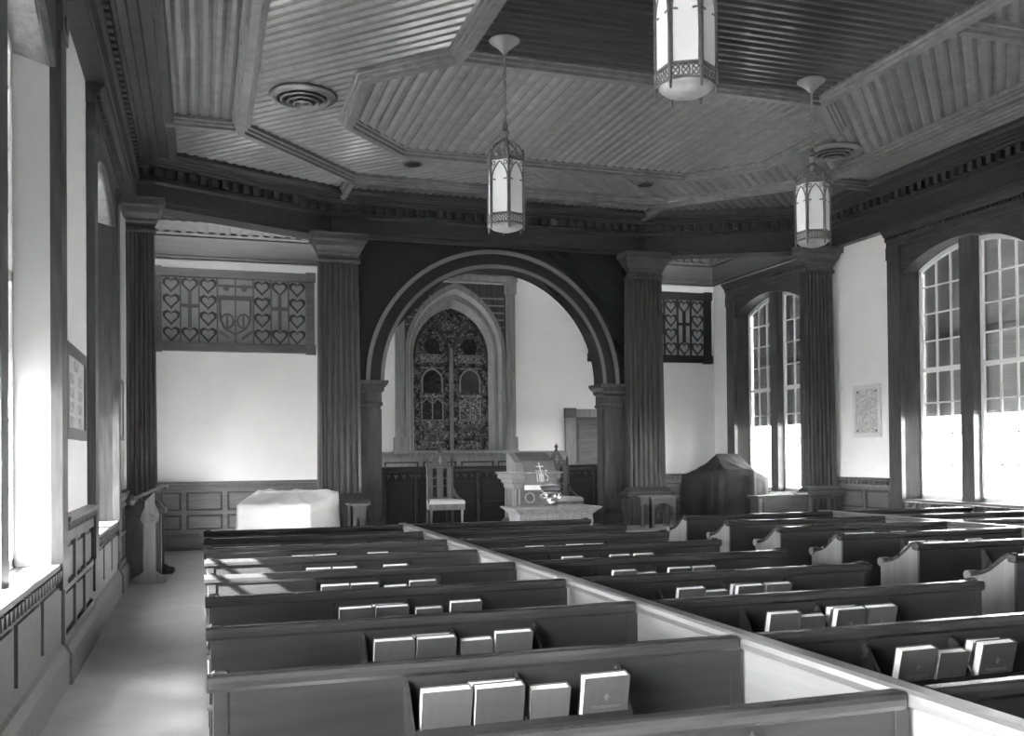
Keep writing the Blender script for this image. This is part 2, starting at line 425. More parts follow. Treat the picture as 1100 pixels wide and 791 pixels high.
# entablature round the nave
t1 = root('trim_2', 'deep dark entablature with dentil course carried round the nave on columns', 'cornice')
RING = [(-.83, -2.4), (-.83, 14.05), (1.98, 15.35), (7.44, 15.35), (10.25, 14.05), (10.25, -2.4)]
MB().sweep(RING, [(-.38, 5.13), (0, 5.13), (0, 5.20), (.015, 5.21), (.015, 5.44), (.05, 5.47), (.05, 5.52), (.005, 5.54), (.005, 5.66), (.12, 5.67), (.13, 5.69), (.20, 5.70), (.22, 5.715), (.30, 5.72), (.32, 5.735), (.42, 5.74), (.43, 5.69), (.52, 5.69), (.54, 5.73), (.54, 5.82), (-.38, 5.82)]).build('beam', WOODH, t1)
mm = MB()
for i in range(5):
    a, b = Vector(RING[i]), Vector(RING[i + 1]); d = (b - a); L = d.length; d.normalize(); n = Vector((d.y, -d.x)); t = .06
    if i == 0: t = 6.0
    while t < L - .1:
        if i == 4 and t > 8.5: break
        P = [a + d * t, a + d * (t + .085), a + d * (t + .085) + n * .09, a + d * t + n * .09]
        mm.loft([[(p.x, p.y, 5.545) for p in P], [(p.x, p.y, 5.662) for p in P]]); t += .165
stuff(mm.build('dentil_trim', DENTW, t1))

# ------------------------------------------------------------------ chancel arch
wa = root('wall_chancel_arch', 'dark boarded wall pierced by a round arch on piers before the chancel', 'wall')
R0, R1, SPR = 1.92, 2.21, 2.86
A0, A1 = 15.38, 15.72
n = 28
mm = MB()
for i in range(n):
    a, b = pi * i / n, pi * (i + 1) / n
    mm.prism([(XC + 2.0 * cos(a), SPR + 2.0 * sin(a)), (XC + 2.0 * cos(b), SPR + 2.0 * sin(b)), (XC + 2.4 * cos(b), 5.16), (XC + 2.4 * cos(a), 5.16)], lambda x, z: (x, A0, z), lambda x, z: (x, A1, z))
for s in (1, -1):
    mm.prism([(XC + s * 1.98, SPR), (XC + s * 2.42, SPR), (XC + s * 2.42, 5.16)], lambda x, z: (x, A0, z), lambda x, z: (x, A1, z))
mm.build('spandrel_wall', DARKH, wa)
# diagonal boards on the two spandrels
for sgn in (1, -1):
    # boards follow the diagonal; clipped by the arch as short straight strips
    k = 0
    for t in range(13):
        # strip between the lines z = -sgn*x + c, running up towards the arch crown
        c0 = 3.05 + t * .205
        pts = []
        for c in (c0 + .006, c0 + .199):
            # param along direction (1,1)/sqrt2 mirrored: x = XC - sgn*u, find u range with z = c + (2.36-u)*1.0
            us = [2.36 - q * .01 for q in range(0, 236)]
            ok = [u for u in us if (c + (2.36 - u)) <= 5.12 and hypot(u, c + (2.36 - u) - SPR) >= R1 + .01 and c + (2.36 - u) >= SPR]
            pts.append((max(ok), min(ok), c) if ok else None)
        if pts[0] and pts[1]:
            (u0, u1, ca), (v0, v1, cb) = pts
            q = [(u0, ca + 2.36 - u0), (u1, ca + 2.36 - u1), (v1, cb + 2.36 - v1), (v0, cb + 2.36 - v0)]
            MB().prism(q, lambda u, z: (XC - sgn * u, A0 - .018, z), lambda u, z: (XC - sgn * u, A0, z)).build('board', DARKH, wa)
def ringband(r0, r1, y0, y1, nn=40):
    mm = MB(); rings = []
    for i in range(nn + 1):
        a = pi * i / nn
        rings.append([(XC + r * cos(a), y, SPR + r * sin(a)) for r, y in ((r0, y0), (r1, y0), (r1, y1), (r0, y1))])
    return mm.loft(rings)
ringband(R0, R1 - .06, A0 - .06, A1 + .02).build('archivolt', DARKH, wa)
ringband(R1 - .07, R1, A0 - .10, A0, 40).build('archivolt_bead', BEADM, wa)
ringband(R0 - .012, R0 + .05, A0 - .085, A0 - .05, 40).build('archivolt_bead', BEADM, wa)
for s in (-1, 1):
    xa, xb = sorted((XC + s * 1.96, XC + s * 2.40))
    BOX(xa, xb, A0 - .02, A1, .421, 2.46).build('pier', WOODV, wa)
    MB().mould(xa, xb, A0 - .02, A1, [(0, 2.44), (.03, 2.46), (.03, 2.50), (.015, 2.52), (.015, 2.66), (.05, 2.70), (.05, 2.74), (.10, 2.80), (.115, 2.86), (0, 2.865)]).build('pier_capital', WOODV, wa)
    MB().mould(xa, xb, A0 - .02, A1, [(.06, .421), (.06, .62), (.03, .67), (0, .68)]).build('pier_base', WOODV, wa)
    xi = XC + s * 1.96
    BOX(min(xi, xi - s * .025), max(xi, xi - s * .025), A0 + .04, A1 - .06, .75, 2.4).build('panel', WOODV, wa)

# chancel platform
pf = thing('chancel_platform', 'low carpeted platform under the chancel arch and its columns', 'platform', (XC, 16, 0))
MB().prism([(1.55, 14.9), (2.1, 14.9), (2.1, 14.0), (8.1, 14.0), (8.1, 16.0), (7.9, YB - .1), (1.6, YB - .1)], lambda x, y: (x, y, 0), lambda x, y: (x, y, .38)).build('step_face', WOODH, pf)
MB().prism([(1.5, 14.85), (2.05, 14.85), (2.05, 13.95), (8.15, 13.95), (8.15, 16.0), (7.95, YB - .1), (1.55, YB - .1)], lambda x, y: (x, y, .38), lambda x, y: (x, y, .42)).build('carpet', CARPET, pf)

# ------------------------------------------------------------------ columns
def flutes(x0, x1, y0, y1, z, nf, nd, depth):
    pts = []
    def face(ax, ay, bx, by, nx, ny, k):
        for i in range(k):
            for t, dd in ((.0, 0), (.14, 0), (.22, .6), (.36, .95), (.5, 1.0), (.64, .95), (.78, .6), (.86, 0)):
                u = (i + t) / k
                pts.append((ax + (bx - ax) * u + nx * depth * dd, ay + (by - ay) * u + ny * depth * dd, z))
    face(x0, y0, x1, y0, 0, 1, nf); face(x1, y0, x1, y1, -1, 0, nd)
    face(x1, y1, x0, y1, 0, -1, nf); face(x0, y1, x0, y0, 1, 0, nd)
    return pts
def column(label, x0, x1, y0, y1, tap, nf, nd, zped):
    t = thing('fluted_column', label, 'column', ((x0 + x1) / 2, (y0 + y1) / 2, zped), 'fluted columns under the entablature')
    w = tap
    MB().loft([flutes(x0, x1, y0, y1, 1.06, nf, nd, .045), flutes(x0 + w, x1 - w, y0 + w, y1, 4.74, nf, nd, .042)]).build('shaft', WOODV, t)
    a, b, c, d = x0 + w, x1 - w, y0 + w, y1 - .125
    yb_ = y1 - .10
    MB().mould(a, b, c, d, [(.0, 4.68), (.03, 4.70), (.03, 4.735), (.01, 4.75), (.01, 4.80), (.03, 4.83), (.035, 4.86), (.08, 4.93), (.10, 5.0), (.135, 5.03), (.135, 5.10), (.145, 5.13), (0, 5.131)]).build('capital', CAPW, t)
    MB().mould(x0, x1, y0, yb_, [(.11, .90), (.115, .93), (.10, .975), (.07, .985), (.05, 1.03), (.02, 1.06), (0, 1.07), (0, 1.075)]).build('base', CAPW, t)
    MB().mould(x0, x1, y0, yb_, [(.05, zped), (.05, .90)]).build('pedestal', WOODV, t)
    m = MB()
    for k in range(6):
        xa = x0 - .02 + (x1 - x0 + .04) * k / 6
        m.box(xa + .02, xa + .075, y0 - .07, y0 - .045, zped + .12, .86)
        ya = y0 + (y1 - y0) * k / 6
        m.box(x0 - .07, x0 - .045, ya + .02, ya + .06, zped + .12, .86)
    m.build('pedestal_flutes', WOODV, t)
    return t
column('fluted column left of the round chancel arch', 1.73, 2.40, 15.08, 15.34, .03, 7, 5, .42)
column('fluted column right of the round chancel arch', 7.02, 7.69, 15.08, 15.34, .03, 7, 5, .42)
column('dark fluted column against the left wall beside the reading desk', -.94, -.57, 13.74, 14.04, .025, 6, 4, 0)
column('fluted column against the right wall between the two tall windows', 9.70, 10.28, 13.82, 14.04, .03, 7, 3, 0)

# ------------------------------------------------------------------ side windows
SH = 1.10
def za(y, hw=OH, spring=4.40, rise=.33):
    """segmental arch over the full width"""
    R = (hw * hw + rise * rise) / (2 * rise)
    return spring + rise - R + sqrt(max(0, R * R - y * y))
def side_window(num, F, o, yc, label, full):
    w = root('window_%d' % num, label, 'window', (F, yc, .9))
    def X(d): return F + o * d
    def bx(d0, d1, y0, y1, z0, z1): return BOX(min(X(d0), X(d1)), max(X(d0), X(d1)), yc + y0, yc + y1, z0, z1)
    for s in (-1, 1):
        y0, y1 = sorted((s * OH, s * 1.47))
        bx(-.075, 0, y0, y1, .72, 4.66).build('casing', WOODV, w)
        bx(-.09, -.0, y0 - .01, y1 + .01, 4.66, 4.86).build('corner_block', WOODV, w)
        q = s * 1.33
        MB().tube([(X(-.09), yc + q, 4.76), (X(-.105), yc + q, 4.76)], .07, 10).build('rosette', WOODV, w)
        # splayed jamb
        ya, yb = s * OH, s * SH
        MB().prism([(X(0), yc + ya), (X(.26), yc + yb), (X(.26), yc + yb + s * .03), (X(0), yc + ya + s * .03)], lambda x, y: (x, y, .88), lambda x, y: (x, y, 4.45)).build('jamb', JAMB_LIT if num == 4 else WOODV, w)
    # head board with the arch cut out, arch soffit
    N = 16; hb = MB(); sf = MB()
    for i in range(N):
        ya, yb = -OH + 2 * OH * i / N, -OH + 2 * OH * (i + 1) / N
        hb.prism([(ya, za(ya)), (yb, za(yb)), (yb, 4.88), (ya, 4.88)], lambda y, z: (X(-.045), yc + y, z), lambda y, z: (X(.02), yc + y, z))
        sf.prism([(ya, za(ya)), (yb, za(yb)), (yb, za(yb) + .03), (ya, za(ya) + .03)], lambda y, z: (X(.0), yc + y, z), lambda y, z: (X(.30), yc + y, z))
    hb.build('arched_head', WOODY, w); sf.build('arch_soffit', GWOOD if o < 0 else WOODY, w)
    bx(-.085, 0, -1.47, 1.47, 4.86, 4.96).build('frieze', WOODY, w)
    path = [(X(0), yc - 1.5), (X(0), yc + 1.5)] if o < 0 else [(X(0), yc + 1.5), (X(0), yc - 1.5)]
    MB().sweep(path, [(0, 4.94), (.09, 4.95), (.09, 5.02), (.12, 5.03), (.13, 5.06), (.165, 5.10), (.17, 5.125), (0, 5.128)]).build('cornice', WOODY, w)
    m = MB(); y = -1.46
    while y < 1.44: m.box(min(X(-.09), X(-.125)), max(X(-.09), X(-.125)), yc + y, yc + y + .035, 4.975, 5.018); y += .075
    stuff(m.build('dentil_trim', WOODY, w))
    bx(-.06, .30, -1.47, 1.47, .87, .905).build('sill', LWOOD, w)
    # mullion
    bx(.08, .31, -.12, .12, .9, 4.76).build('mullion', WOODV, w)
    D0, D1 = .22, .265
    for s in (-1, 1):
        a, b = (.12, SH) if s > 0 else (-SH, -.12)
        st = .05
        sash = MB()
        def sb(y0, y1, z0, z1): sash.box(min(X(D0), X(D1)), max(X(D0), X(D1)), yc + y0, yc + y1, z0, z1)
        zt = lambda y: za(y, OH) - .012
        sb(a, b, .905, .97)
        for i in range(8):
            ya, yb = a + (b - a) * i / 8, a + (b - a) * (i + 1) / 8
            sash.prism([(ya, zt(ya) - .06), (yb, zt(yb) - .06), (yb, zt(yb) + .03), (ya, zt(ya) + .03)], lambda y, z: (X(D0), yc + y, z), lambda y, z: (X(D1), yc + y, z))
        for y0, y1 in ((a, a + st), (b - st, b)): sb(y0, y1, .9, min(zt(y0), zt(y1)))
        sb(a, b, 2.85, 2.92)
        sash.build('sash', WHITE, w)
        ys = [a + st + (b - a - 2 * st) * k / 3 for k in range(4)]
        zs = [.97, 1.44, 1.91, 2.38, 2.85]; zu = [2.92, 3.33, 3.75, 4.17, None]
        mu = MB()
        def mb(y0, y1, z0, z1): mu.box(min(X(D0 + .01), X(D1)), max(X(D0 + .01), X(D1)), yc + y0, yc + y1, z0, z1)
        for y in ys[1:3]: mb(y - .011, y + .011, .97, zt(y) - .03)
        for z in zs[1:4] + zu[1:4]: mb(a + st, b - st, z - .011, z + .011)
        mu.build('muntin', WHITE, w)
        for j in range(3):
            for rows in (zs, zu):
                for k in range(4):
                    y0, y1 = ys[j] + .01, ys[j + 1] - .01
                    z0 = rows[k] + .01
                    if rows[k + 1] is None: q = [(y0, z0), (y1, z0), (y1, zt(y1) - .05), (y0, zt(y0) - .05)]
                    else: q = [(y0, z0), (y1, z0), (y1, rows[k + 1] - .01), (y0, rows[k + 1] - .01)]
                    MB().prism(q, lambda y, z: (X(D0 + .02), yc + y, z), lambda y, z: (X(D0 + .026), yc + y, z)).build('pane', PANE, w)
        # closed louvred shutter outside the upper part
        zs0 = 1.55 if num == 5 else 2.2  # hidden window's shutter extended lower to cut sun in the alcove
        sl = MB(); z = zs0
        while z < 4.75:
            sl.loft([[(X(.36), yc + a, z), (X(.36), yc + a, z + .008), (X(.315), yc + a, z + .078), (X(.315), yc + a, z + .068)], [(X(.36), yc + b, z), (X(.36), yc + b, z + .008), (X(.315), yc + b, z + .078), (X(.315), yc + b, z + .068)]]); z += .048
        stuff(sl.build('shutter_slats', SLAT, w))
        sf2 = MB()
        for y0, y1, z0, z1 in ((a, a + .05, zs0, 4.75), (b - .05, b, zs0, 4.75), (a, b, zs0 - .03, zs0 + .02), (a, b, 3.35, 3.42)):
            sf2.box(min(X(.31), X(.34)), max(X(.31), X(.34)), yc + y0, yc + y1, z0, z1)
        sf2.build('shutter_frame', SLAT, w)
    return w
side_window(1, RWX, 1, 11.1, 'tall arched double window at right edge with shutters half closed', True)
side_window(2, RWX, 1, 16.0, 'tall arched double window behind the right fluted column', True)
side_window(3, LWX, -1, 11.1, 'arched window in the left wall between framed picture and column', False)
side_window(4, LWX, -1, 6.2, 'nearest bright window recess at the left edge', False)
side_window(5, LWX, -1, 16.0, 'window hidden behind the column at the far left', False)
side_window(6, RWX, 1, 6.2, 'next window along the right wall beyond the frame', False)

# ------------------------------------------------------------------ gothic chancel window
gw = root('window_7', 'pointed stained glass window with twin lancets in the chancel', 'window', (XC, YB, 1.72))
def gpt(w, zs, zap, y, n=12):
    return [(XC + w, y, 1.74)] + [(XC + x, y, z) for x, z in pointed(w, zs, zap, n)] + [(XC - w, y, 1.74)]
MB().loft([gpt(.93, 3.62, 4.88, YB - .03), gpt(.76, 3.62, 4.56, YB + .34), gpt(.80, 3.62, 4.62, YB + .36), gpt(.98, 3.62, 4.95, YB - .0)], closed=False, caps=False).build('splayed_reveal', mat('reveal_wood', .42, .45, vary=.2, vscale=5), gw)
def archbar(w0, w1, zs, h0, h1, y0, y1, name, m, zb=1.74):
    def r(w, h, y): return [(XC + w, y, zb)] + [(XC + x, y, z) for x, z in pointed(w, zs, h)] + [(XC - w, y, zb)]
    a, b, c, d = r(w0, h0, y0), r(w1, h1, y0), r(w1, h1, y1), r(w0, h0, y1)
    mm = MB(); mm.loft([[a[i], b[i], c[i], d[i]] for i in range(len(a))])
    return mm.build(name, m, gw)
archbar(.93, 1.0, 3.62, 4.88, 5.0, YB - .08, YB, 'arch_moulding', GWOOD)
archbar(.83, .90, 3.62, 4.70, 4.82, YB + .06, YB + .16, 'arch_moulding', GWOOD)
YG = YB + .36
for s in (-1, 1):
    xa, xb = sorted((XC + s * 1.02, XC + s * 1.20))
    BOX(xa, xb, YB - .10, YB, 1.72, 5.05).build('pilaster', GWOOD, gw)
    BOX(xa - .03, xb + .03, YB - .13, YB, 1.72, 2.0).build('pilaster_base', GWOOD, gw)
    BOX(xa - .025, xb + .025, YB - .13, YB, 4.82, 5.06).build('corner_block', GWOOD, gw)
    MB().tube([((xa + xb) / 2, YB - .13, 4.94), ((xa + xb) / 2, YB - .15, 4.94)], .06, 10).build('rosette', GWOOD, gw)
    MB().loft([[((xa + xb) / 2 + dx, YB - .10, 3.25 + dz) for dx, dz in ((.07, 0), (0, .1), (-.07, 0), (0, -.1))], [((xa + xb) / 2 + dx * .3, YB - .125, 3.25 + dz * .3) for dx, dz in ((.07, 0), (0, .1), (-.07, 0), (0, -.1))]]).build('diamond_boss', GWOOD, gw)
    for q in (.35, .65):
        xm = xa + (xb - xa) * q
        BOX(xm - .012, xm + .012, YB - .115, YB - .10, 2.05, 4.78).build('reed', GWOOD, gw)
    # spandrel with tracery strips
    N = 8; mm = MB(); P = pointed(1.0, 3.62, 5.0)[:11]
    for i in range(10):
        (x0, z0), (x1, z1) = P[i], P[i + 1]
        mm.prism([(x0, z0), (1.02, z0), (1.02, z1), (x1, z1)], lambda x, z: (XC + s * x, YB - .05, z), lambda x, z: (XC + s * x, YB, z))
    mm.build('spandrel', WOODV, gw)
    for k in range(5):
        z = 4.15 + .14 * k
        xi = max([p[0] for p in P if p[1] <= z + .1] and [min(p[0] for p in P if p[1] <= z + .1)]) + .03
        if xi < .96:
            mm = MB(); mm.box(min(XC + s * xi, XC + s * .98), max(XC + s * xi, XC + s * .98), YB - .075, YB - .05, z, z + .025)
            mm.build('tracery_bar', GWOOD, gw)
BOX(XC - 1.25, XC + 1.25, YB - .12, YB, 5.05, 5.16).build('head_beam', GWOOD, gw)
BOX(XC - 1.25, XC + 1.25, YB - .14, YB + .36, 1.70, 1.745).build('sill', GWOOD, gw)
# glazing: field, mullion, lancets and their panes
mm = MB(); mm.prism([(x, z) for x, z in [(.86, 1.70)] + pointed(.86, 3.62, 4.70) + [(-.86, 1.70)]], lambda x, z: (XC + x, YG, z), lambda x, z: (XC + x, YG + .03, z))
mm.build('leaded_field', SG_MID, gw)
BOX(XC - .035, XC + .035, YG - .06, YG, 1.74, 3.75).build('mullion', GWOOD, gw)
def curve_bar(pts, r, name, m, y): return MB().tube([(x, y, z) for x, z in pts], r, 5).build(name, m, gw)
for s in (-1, 1):
    cx = XC + s * .385
    P = pointed(.35, 3.55, 4.30, 8)
    curve_bar([(cx + x, z) for x, z in P], .028, 'lancet_tracery', WOODV, YG - .03)
    def pane(pts, name, m, d=.014): return MB().prism(pts, lambda x, z: (x, YG - d, z), lambda x, z: (x, YG, z)).build(name, m, gw)
    pane([(cx + .155 * cos(a * pi / 9), 3.80 + .155 * sin(a * pi / 9)) for a in range(18)], 'roundel_pane', SG_DARK)
    for a, b, mt in ((1.80, 1.93, SG_LITE), (1.98, 2.16, SG_MID), (2.20, 2.32, SG_LITE), (2.78, 2.86, SG_LITE), (3.38, 3.47, SG_MID), (3.50, 3.64 - .02, SG_LITE)):
        pane([(cx - .24, a), (cx + .24, a), (cx + .24, b), (cx - .24, b)], 'band_pane', mt, .008)
    nich = SG_GREY if s > 0 else SG_DARK
    N = pointed(.18, 3.12, 3.34, 5)
    pane([(cx + x, z) for x, z in [(.18, 2.88)] + N + [(-.18, 2.88)]], 'niche_pane', nich)
    curve_bar([(cx + x * 1.12, z + .01) for x, z in [(.18, 2.88)] + N + [(-.18, 2.88)]], .016, 'niche_lead', LEAD, YG - .02)
    for q in (-1, 1):
        pane([(cx + q * .11 - .09, 2.36), (cx + q * .11 + .09, 2.36), (cx + q * .11 + .09, 2.68), (cx + q * .11, 2.75), (cx + q * .11 - .09, 2.68)], 'figure_pane', SG_LITE if s > 0 else SG_DARK)
        curve_bar([(cx + q * .11 - .09, 2.68), (cx + q * .11, 2.77), (cx + q * .11 + .09, 2.68)], .010, 'niche_lead', LEAD, YG - .02)
    for x in (-.21, 0, .21): curve_bar([(cx + x, 2.36), (cx + x, 2.76)], .011, 'niche_lead', LEAD, YG - .02)
    for z in (2.34, 2.82, 3.37, 3.49, 3.63): curve_bar([(cx - .24, z), (cx + .24, z)], .007, 'lead_line', LEAD, YG - .012)
    for k in range(3):
        x = cx - .15 + .15 * k
        for dx, dz in ((-.05, .045), (.05, .045), (-.05, -.045), (.05, -.045)):
            curve_bar([(x, 3.56), (x + dx, 3.56 + dz)], .008, 'lead_line', LEAD, YG - .014)
        pane([(x + .045 * cos(a * pi / 3), 2.07 + .045 * sin(a * pi / 3)) for a in range(6)], 'flower_pane', SG_LITE)
    for x in (-.30, .30):
        for k in range(12):
            z = 1.86 + .15 * k
            pane([(cx + x - .03, z), (cx + x + .03, z), (cx + x + .03, z + .08), (cx + x - .03, z + .08)], 'border_pane', SG_LITE if k % 2 else SG_DARK, .008)
for k in range(7):
    a = pi * (k + .5) / 7
    MB().prism([(.05 * cos(a - .1), .05 * sin(a - .1)), (.17 * cos(a - .16), .17 * sin(a - .16)), (.20 * cos(a), .20 * sin(a)), (.17 * cos(a + .16), .17 * sin(a + .16))], lambda x, z: (XC + x, YG - .012, 4.10 + z), lambda x, z: (XC + x, YG, 4.10 + z)).build('fan_pane', SG_LITE, gw)

# door to the right in the chancel wall
dr = root('door_1', 'panelled wooden door in the chancel end wall right of the pulpit', 'door', (7.4, YB, .42))
for x0, x1, z0, z1 in ((6.97, 7.19, .42, 2.56), (7.75, 7.97, .42, 2.56), (7.19, 7.75, 2.40, 2.56)):
    BOX(x0, x1, YB - .06, YB, z0, z1).build('casing', GWOOD, dr)
for x in (6.97, 7.75):
    BOX(x - .01, x + .23, YB - .075, YB, 2.38, 2.58).build('corner_block', LWOOD, dr)
BOX(7.19, 7.75, YB - .02, YB, .42, 2.40).build('leaf', LWOOD, dr)
for z0, z1 in ((.55, .95), (1.02, 1.42), (1.50, 1.86), (1.94, 2.30)):
    BOX(7.26, 7.68, YB - .035, YB - .02, z0, z1).build('panel', LWOOD, dr)
MB().lathe([(.0, 1.40), (.02, 1.405), (.028, 1.43), (.02, 1.455), (0, 1.46)], 7.235, YB - .05, 8).build('knob', BRASS, dr)

# ------------------------------------------------------------------ organ grilles with hearts
def heart(n=14):
    pts = []
    for i in range(n):
        t = 2 * pi * i / n
        pts.append((16 * sin(t) ** 3 / 17.0, (13 * cos(t) - 5 * cos(2 * t) - 2 * cos(3 * t) - cos(4 * t)) / 17.0 + .1))
    return pts
def heart_mesh(w, h):
    H = heart(); a = [(x * w, z * h) for x, z in H]; b = [(x * w * .70, z * h * .70) for x, z in H]
    m = MB()
    m.loft([[(a[i][0], 0, a[i][1]), (a[i][0], -.03, a[i][1]), (b[i][0], -.03, b[i][1]), (b[i][0], 0, b[i][1])] for i in list(range(14)) + [0]])
    me = bpy.data.meshes.new('heart'); me.from_pydata(m.v, [], m.f)
    bm = bmesh.new(); bm.from_mesh(me); bmesh.ops.recalc_face_normals(bm, faces=bm.faces); bm.to_mesh(me); bm.free()
    me.materials.append(WOODH); return me
def grille(x0, x1, z0, z1, label, frame_m):
    t = thing('organ_grille', label, 'grille', ((x0 + x1) / 2, YB, z0), 'carved heart grilles on the end wall')
    BOX(x0 + .05, x1 - .05, YB - .05, YB - .005, z0 + .05, z1 - .05).build('backing', HEARTB, t)
    fw = .15
    for q, a in (('h', (x0, x1, z0, z0 + fw)), ('h', (x0, x1, z1 - fw, z1)), ('v', (x0, x0 + fw, z0 + fw, z1 - fw)), ('v', (x1 - fw, x1, z0 + fw, z1 - fw))):
        BOX(a[0], a[1], YB - .13, YB - .005, a[2], a[3]).build('frame', frame_m, t)
    for q in ((x0 - .02, z0 - .02), (x1 - fw + .0, z0 - .02), (x0 - .02, z1 - fw), (x1 - fw, z1 - fw)):
        BOX(q[0], q[0] + fw + .02, YB - .15, YB - .005, q[1], q[1] + fw + .02).build('corner_block', frame_m, t)
    a0, a1, c0, c1 = x0 + fw, x1 - fw, z0 + fw, z1 - fw
    cw = (a1 - a0) / 8; ch = (c1 - c0) / 4
    me = heart_mesh(cw * .52, ch * .56)
    hs = []
    for i in range(8):
        cx = a0 + cw * (i + .5)
        if i: BOX(a0 + cw * i - .014, a0 + cw * i + .014, YB - .09, YB - .05, c0, c1).build('slat', frame_m, t)
        rows = {0: (0, 1, 2, 3), 2: (0, 1, 2, 3), 5: (0, 1, 2, 3), 7: (0, 1, 2, 3), 1: (0, 3), 6: (0, 3)}.get(i, ())
        for k in rows:
            o = link('heart', me, t)
            o.location = Vector((cx, YB - .05, c1 - ch * (k + .5))) - ORG[t.name]
        if i in (1, 6):
            zc = c1 - ch * 1.75
            BOX(cx - .03, cx + .03, YB - .09, YB - .05, c0 + ch * .9, c1 - ch * .85).build('cross_upright', frame_m, t)
            BOX(cx - cw * .48, cx + cw * .48, YB - .085, YB - .05, zc - .03, zc + .03).build('cross_arm', frame_m, t)
    # centre: two barred lights over a shield
    xm = (a0 + a1) / 2
    for z in (c1 - ch * .45, c1 - ch * 1.1, c1 - ch * 1.25):
        BOX(xm - cw * .98, xm + cw * .98, YB - .085, YB - .05, z - .02, z + .02).build('cross_arm', frame_m, t)
    for s in (-1, 1):
        MB().loft([[(xm + s * cw * .5 + dx, YB - .085, c1 - ch * .62 + dz) for dx, dz in ((.06, .03), (0, .09), (-.06, .03), (-.03, -.04), (.03, -.04))], [(xm + s * cw * .5 + dx, YB - .05, c1 - ch * .62 + dz) for dx, dz in ((.06, .03), (0, .09), (-.06, .03), (-.03, -.04), (.03, -.04))]]).build('trefoil', frame_m, t)
        MB().tube([(xm + s * cw * .86, YB - .07, c1 - ch * 1.3), (xm + s * cw * .84, YB - .07, c1 - ch * 2.5), (xm + s * cw * .6, YB - .07, c1 - ch * 3.05), (xm, YB - .07, c1 - ch * 3.45)], .024, 5).build('shield_edge', frame_m, t)
        MB().tube([(xm + s * cw * .9, YB - .07, c0 + ch * .75), (xm + s * cw * .35, YB - .07, c0 + ch * .3)], .03, 5).build('ribbon', frame_m, t)
        MB().tube([(xm + s * cw * .45 + .11 * cos(q), YB - .07, c1 - ch * 2.6 + .13 * sin(q)) for q in [k * pi / 5 for k in range(11)]], .02, 5).build('shield_emblem', frame_m, t)
        MB().tube([(xm + s * cw * .45, YB - .07, c1 - ch * 3.0), (xm + s * cw * .45, YB - .07, c1 - ch * 2.2)], .018, 5).build('shield_emblem', frame_m, t)
grille(-.80, 2.0, 3.55, 5.02, 'carved grille with hearts, crosses and a shield high behind the left column', LWOOD)
grille(7.50, 10.27, 3.55, 5.02, 'dark carved heart grille high on the end wall behind the right arch column', DARKH)

# ------------------------------------------------------------------ pews
Y0, SP = 2.383, .9415
XL, XD, XR, XQ, XS, XE = .034, 2.056, 4.106, 5.32, 7.35, 9.40
ORD = ('nearest', 'first', 'second', 'third', 'fourth', 'fifth', 'sixth', 'seventh', 'eighth')
ENDP = [(.02, 0), (.02, .90), (.03, .905), (.09, .895), (.16, .85), (.23, .80), (.31, .755), (.40, .735), (.45, .70), (.45, .62), (.46, 0)]
def make_pew(W, end, rack, label):
    t = thing('pew', label, 'pew', (0, 0, 0), 'pews in the two blocks')
    BOX(.03, W - .03, .002, .03, .05, .87).build('back_panel', PEWB, t)
    for x in (.0, W - .045): BOX(x, x + .045, -.004, .02, 0, .87).build('stile', PEWB, t)
    a = .012 if end != 'L' else -.02; b = W - .012 if end != 'R' else W + .015
    pr = [(-.004, .866), (-.012, .880), (-.014, .900), (-.008, .914), (.004, .92), (.042, .92), (.054, .914), (.06, .895), (.056, .872), (.03, .866)]
    MB().prism(pr, lambda y, z: (a, y, z), lambda y, z: (b, y, z)).build('top_rail', PEWR, t)
    BOX(.03, W - .03, .05, .46, .42, .455).build('seat', PEWB, t)
    BOX(.03, W - .03, .40, .425, .05, .42).build('seat_front', PEWB, t)
    BOX(.03, W - .03, -.012, .002, .05, .17).build('plinth', PEWB, t)
    if end:
        x0 = 0 if end == 'L' else W - .045
        MB().prism(ENDP, lambda y, z: (x0, y, z), lambda y, z: (x0 + .045, y, z)).build('end_panel', PEWE, t)
        xm = x0 + .0225
        cap = [(.02, .905), (.04, .91), (.10, .895), (.17, .845), (.24, .795), (.31, .765), (.37, .75), (.42, .74)]
        m = MB(); rings = []
        for y, z in cap: rings.append([(xm + dx, y + dz * .4, z + dz) for dx, dz in ((-.034, -.012), (-.034, .008), (-.018, .022), (.018, .022), (.034, .008), (.034, -.012))])
        m.loft(rings); c = m.build('arm_cap', PEWR, t)
        MB().loft([[(xm + dx, .435 + .036 * cos(k * pi / 6), .735 + .036 * sin(k * pi / 6)) for k in range(12)] for dx in (-.04, .04)]).build('scroll', PEWE, t)
    if rack:
        r0, r1 = rack
        R = BOX(r0, r1, -.153, .0, .585, .60).build('book_rack', PEWB, t)
        prof = [(.0, .59), (.0, .845), (-.012, .855), (-.035, .84), (-.150, .69), (-.150, .59)]
        for x in (r0 - .012, (r0 + r1) / 2 - .006, r1):
            MB().prism(prof, lambda y, z: (x, y, z), lambda y, z: (x + .014, y, z)).build('bracket', PEWR, R)
        MB().prism([(-.148, .672), (-.160, .672), (-.172, .722), (-.160, .722)], lambda y, z: (r0, y, z), lambda y, z: (r1, y, z)).build('slat', PEWR, R)
    return t
PROTO = {}
SPEC = {'L': (XL, XD - .045 - XL, 'L', (.645, 1.435), 'left pew'), 'R': (XD + .045, XR - XD - .045, 'R', (.49, 1.36), 'middle pew'),
        'Q': (XQ, XS - .045 - XQ, 'L', (.62, 1.42), 'right pew'), 'S': (XS + .045, XE - XS - .045, 'R', (.5, 1.4), 'far right pew')}
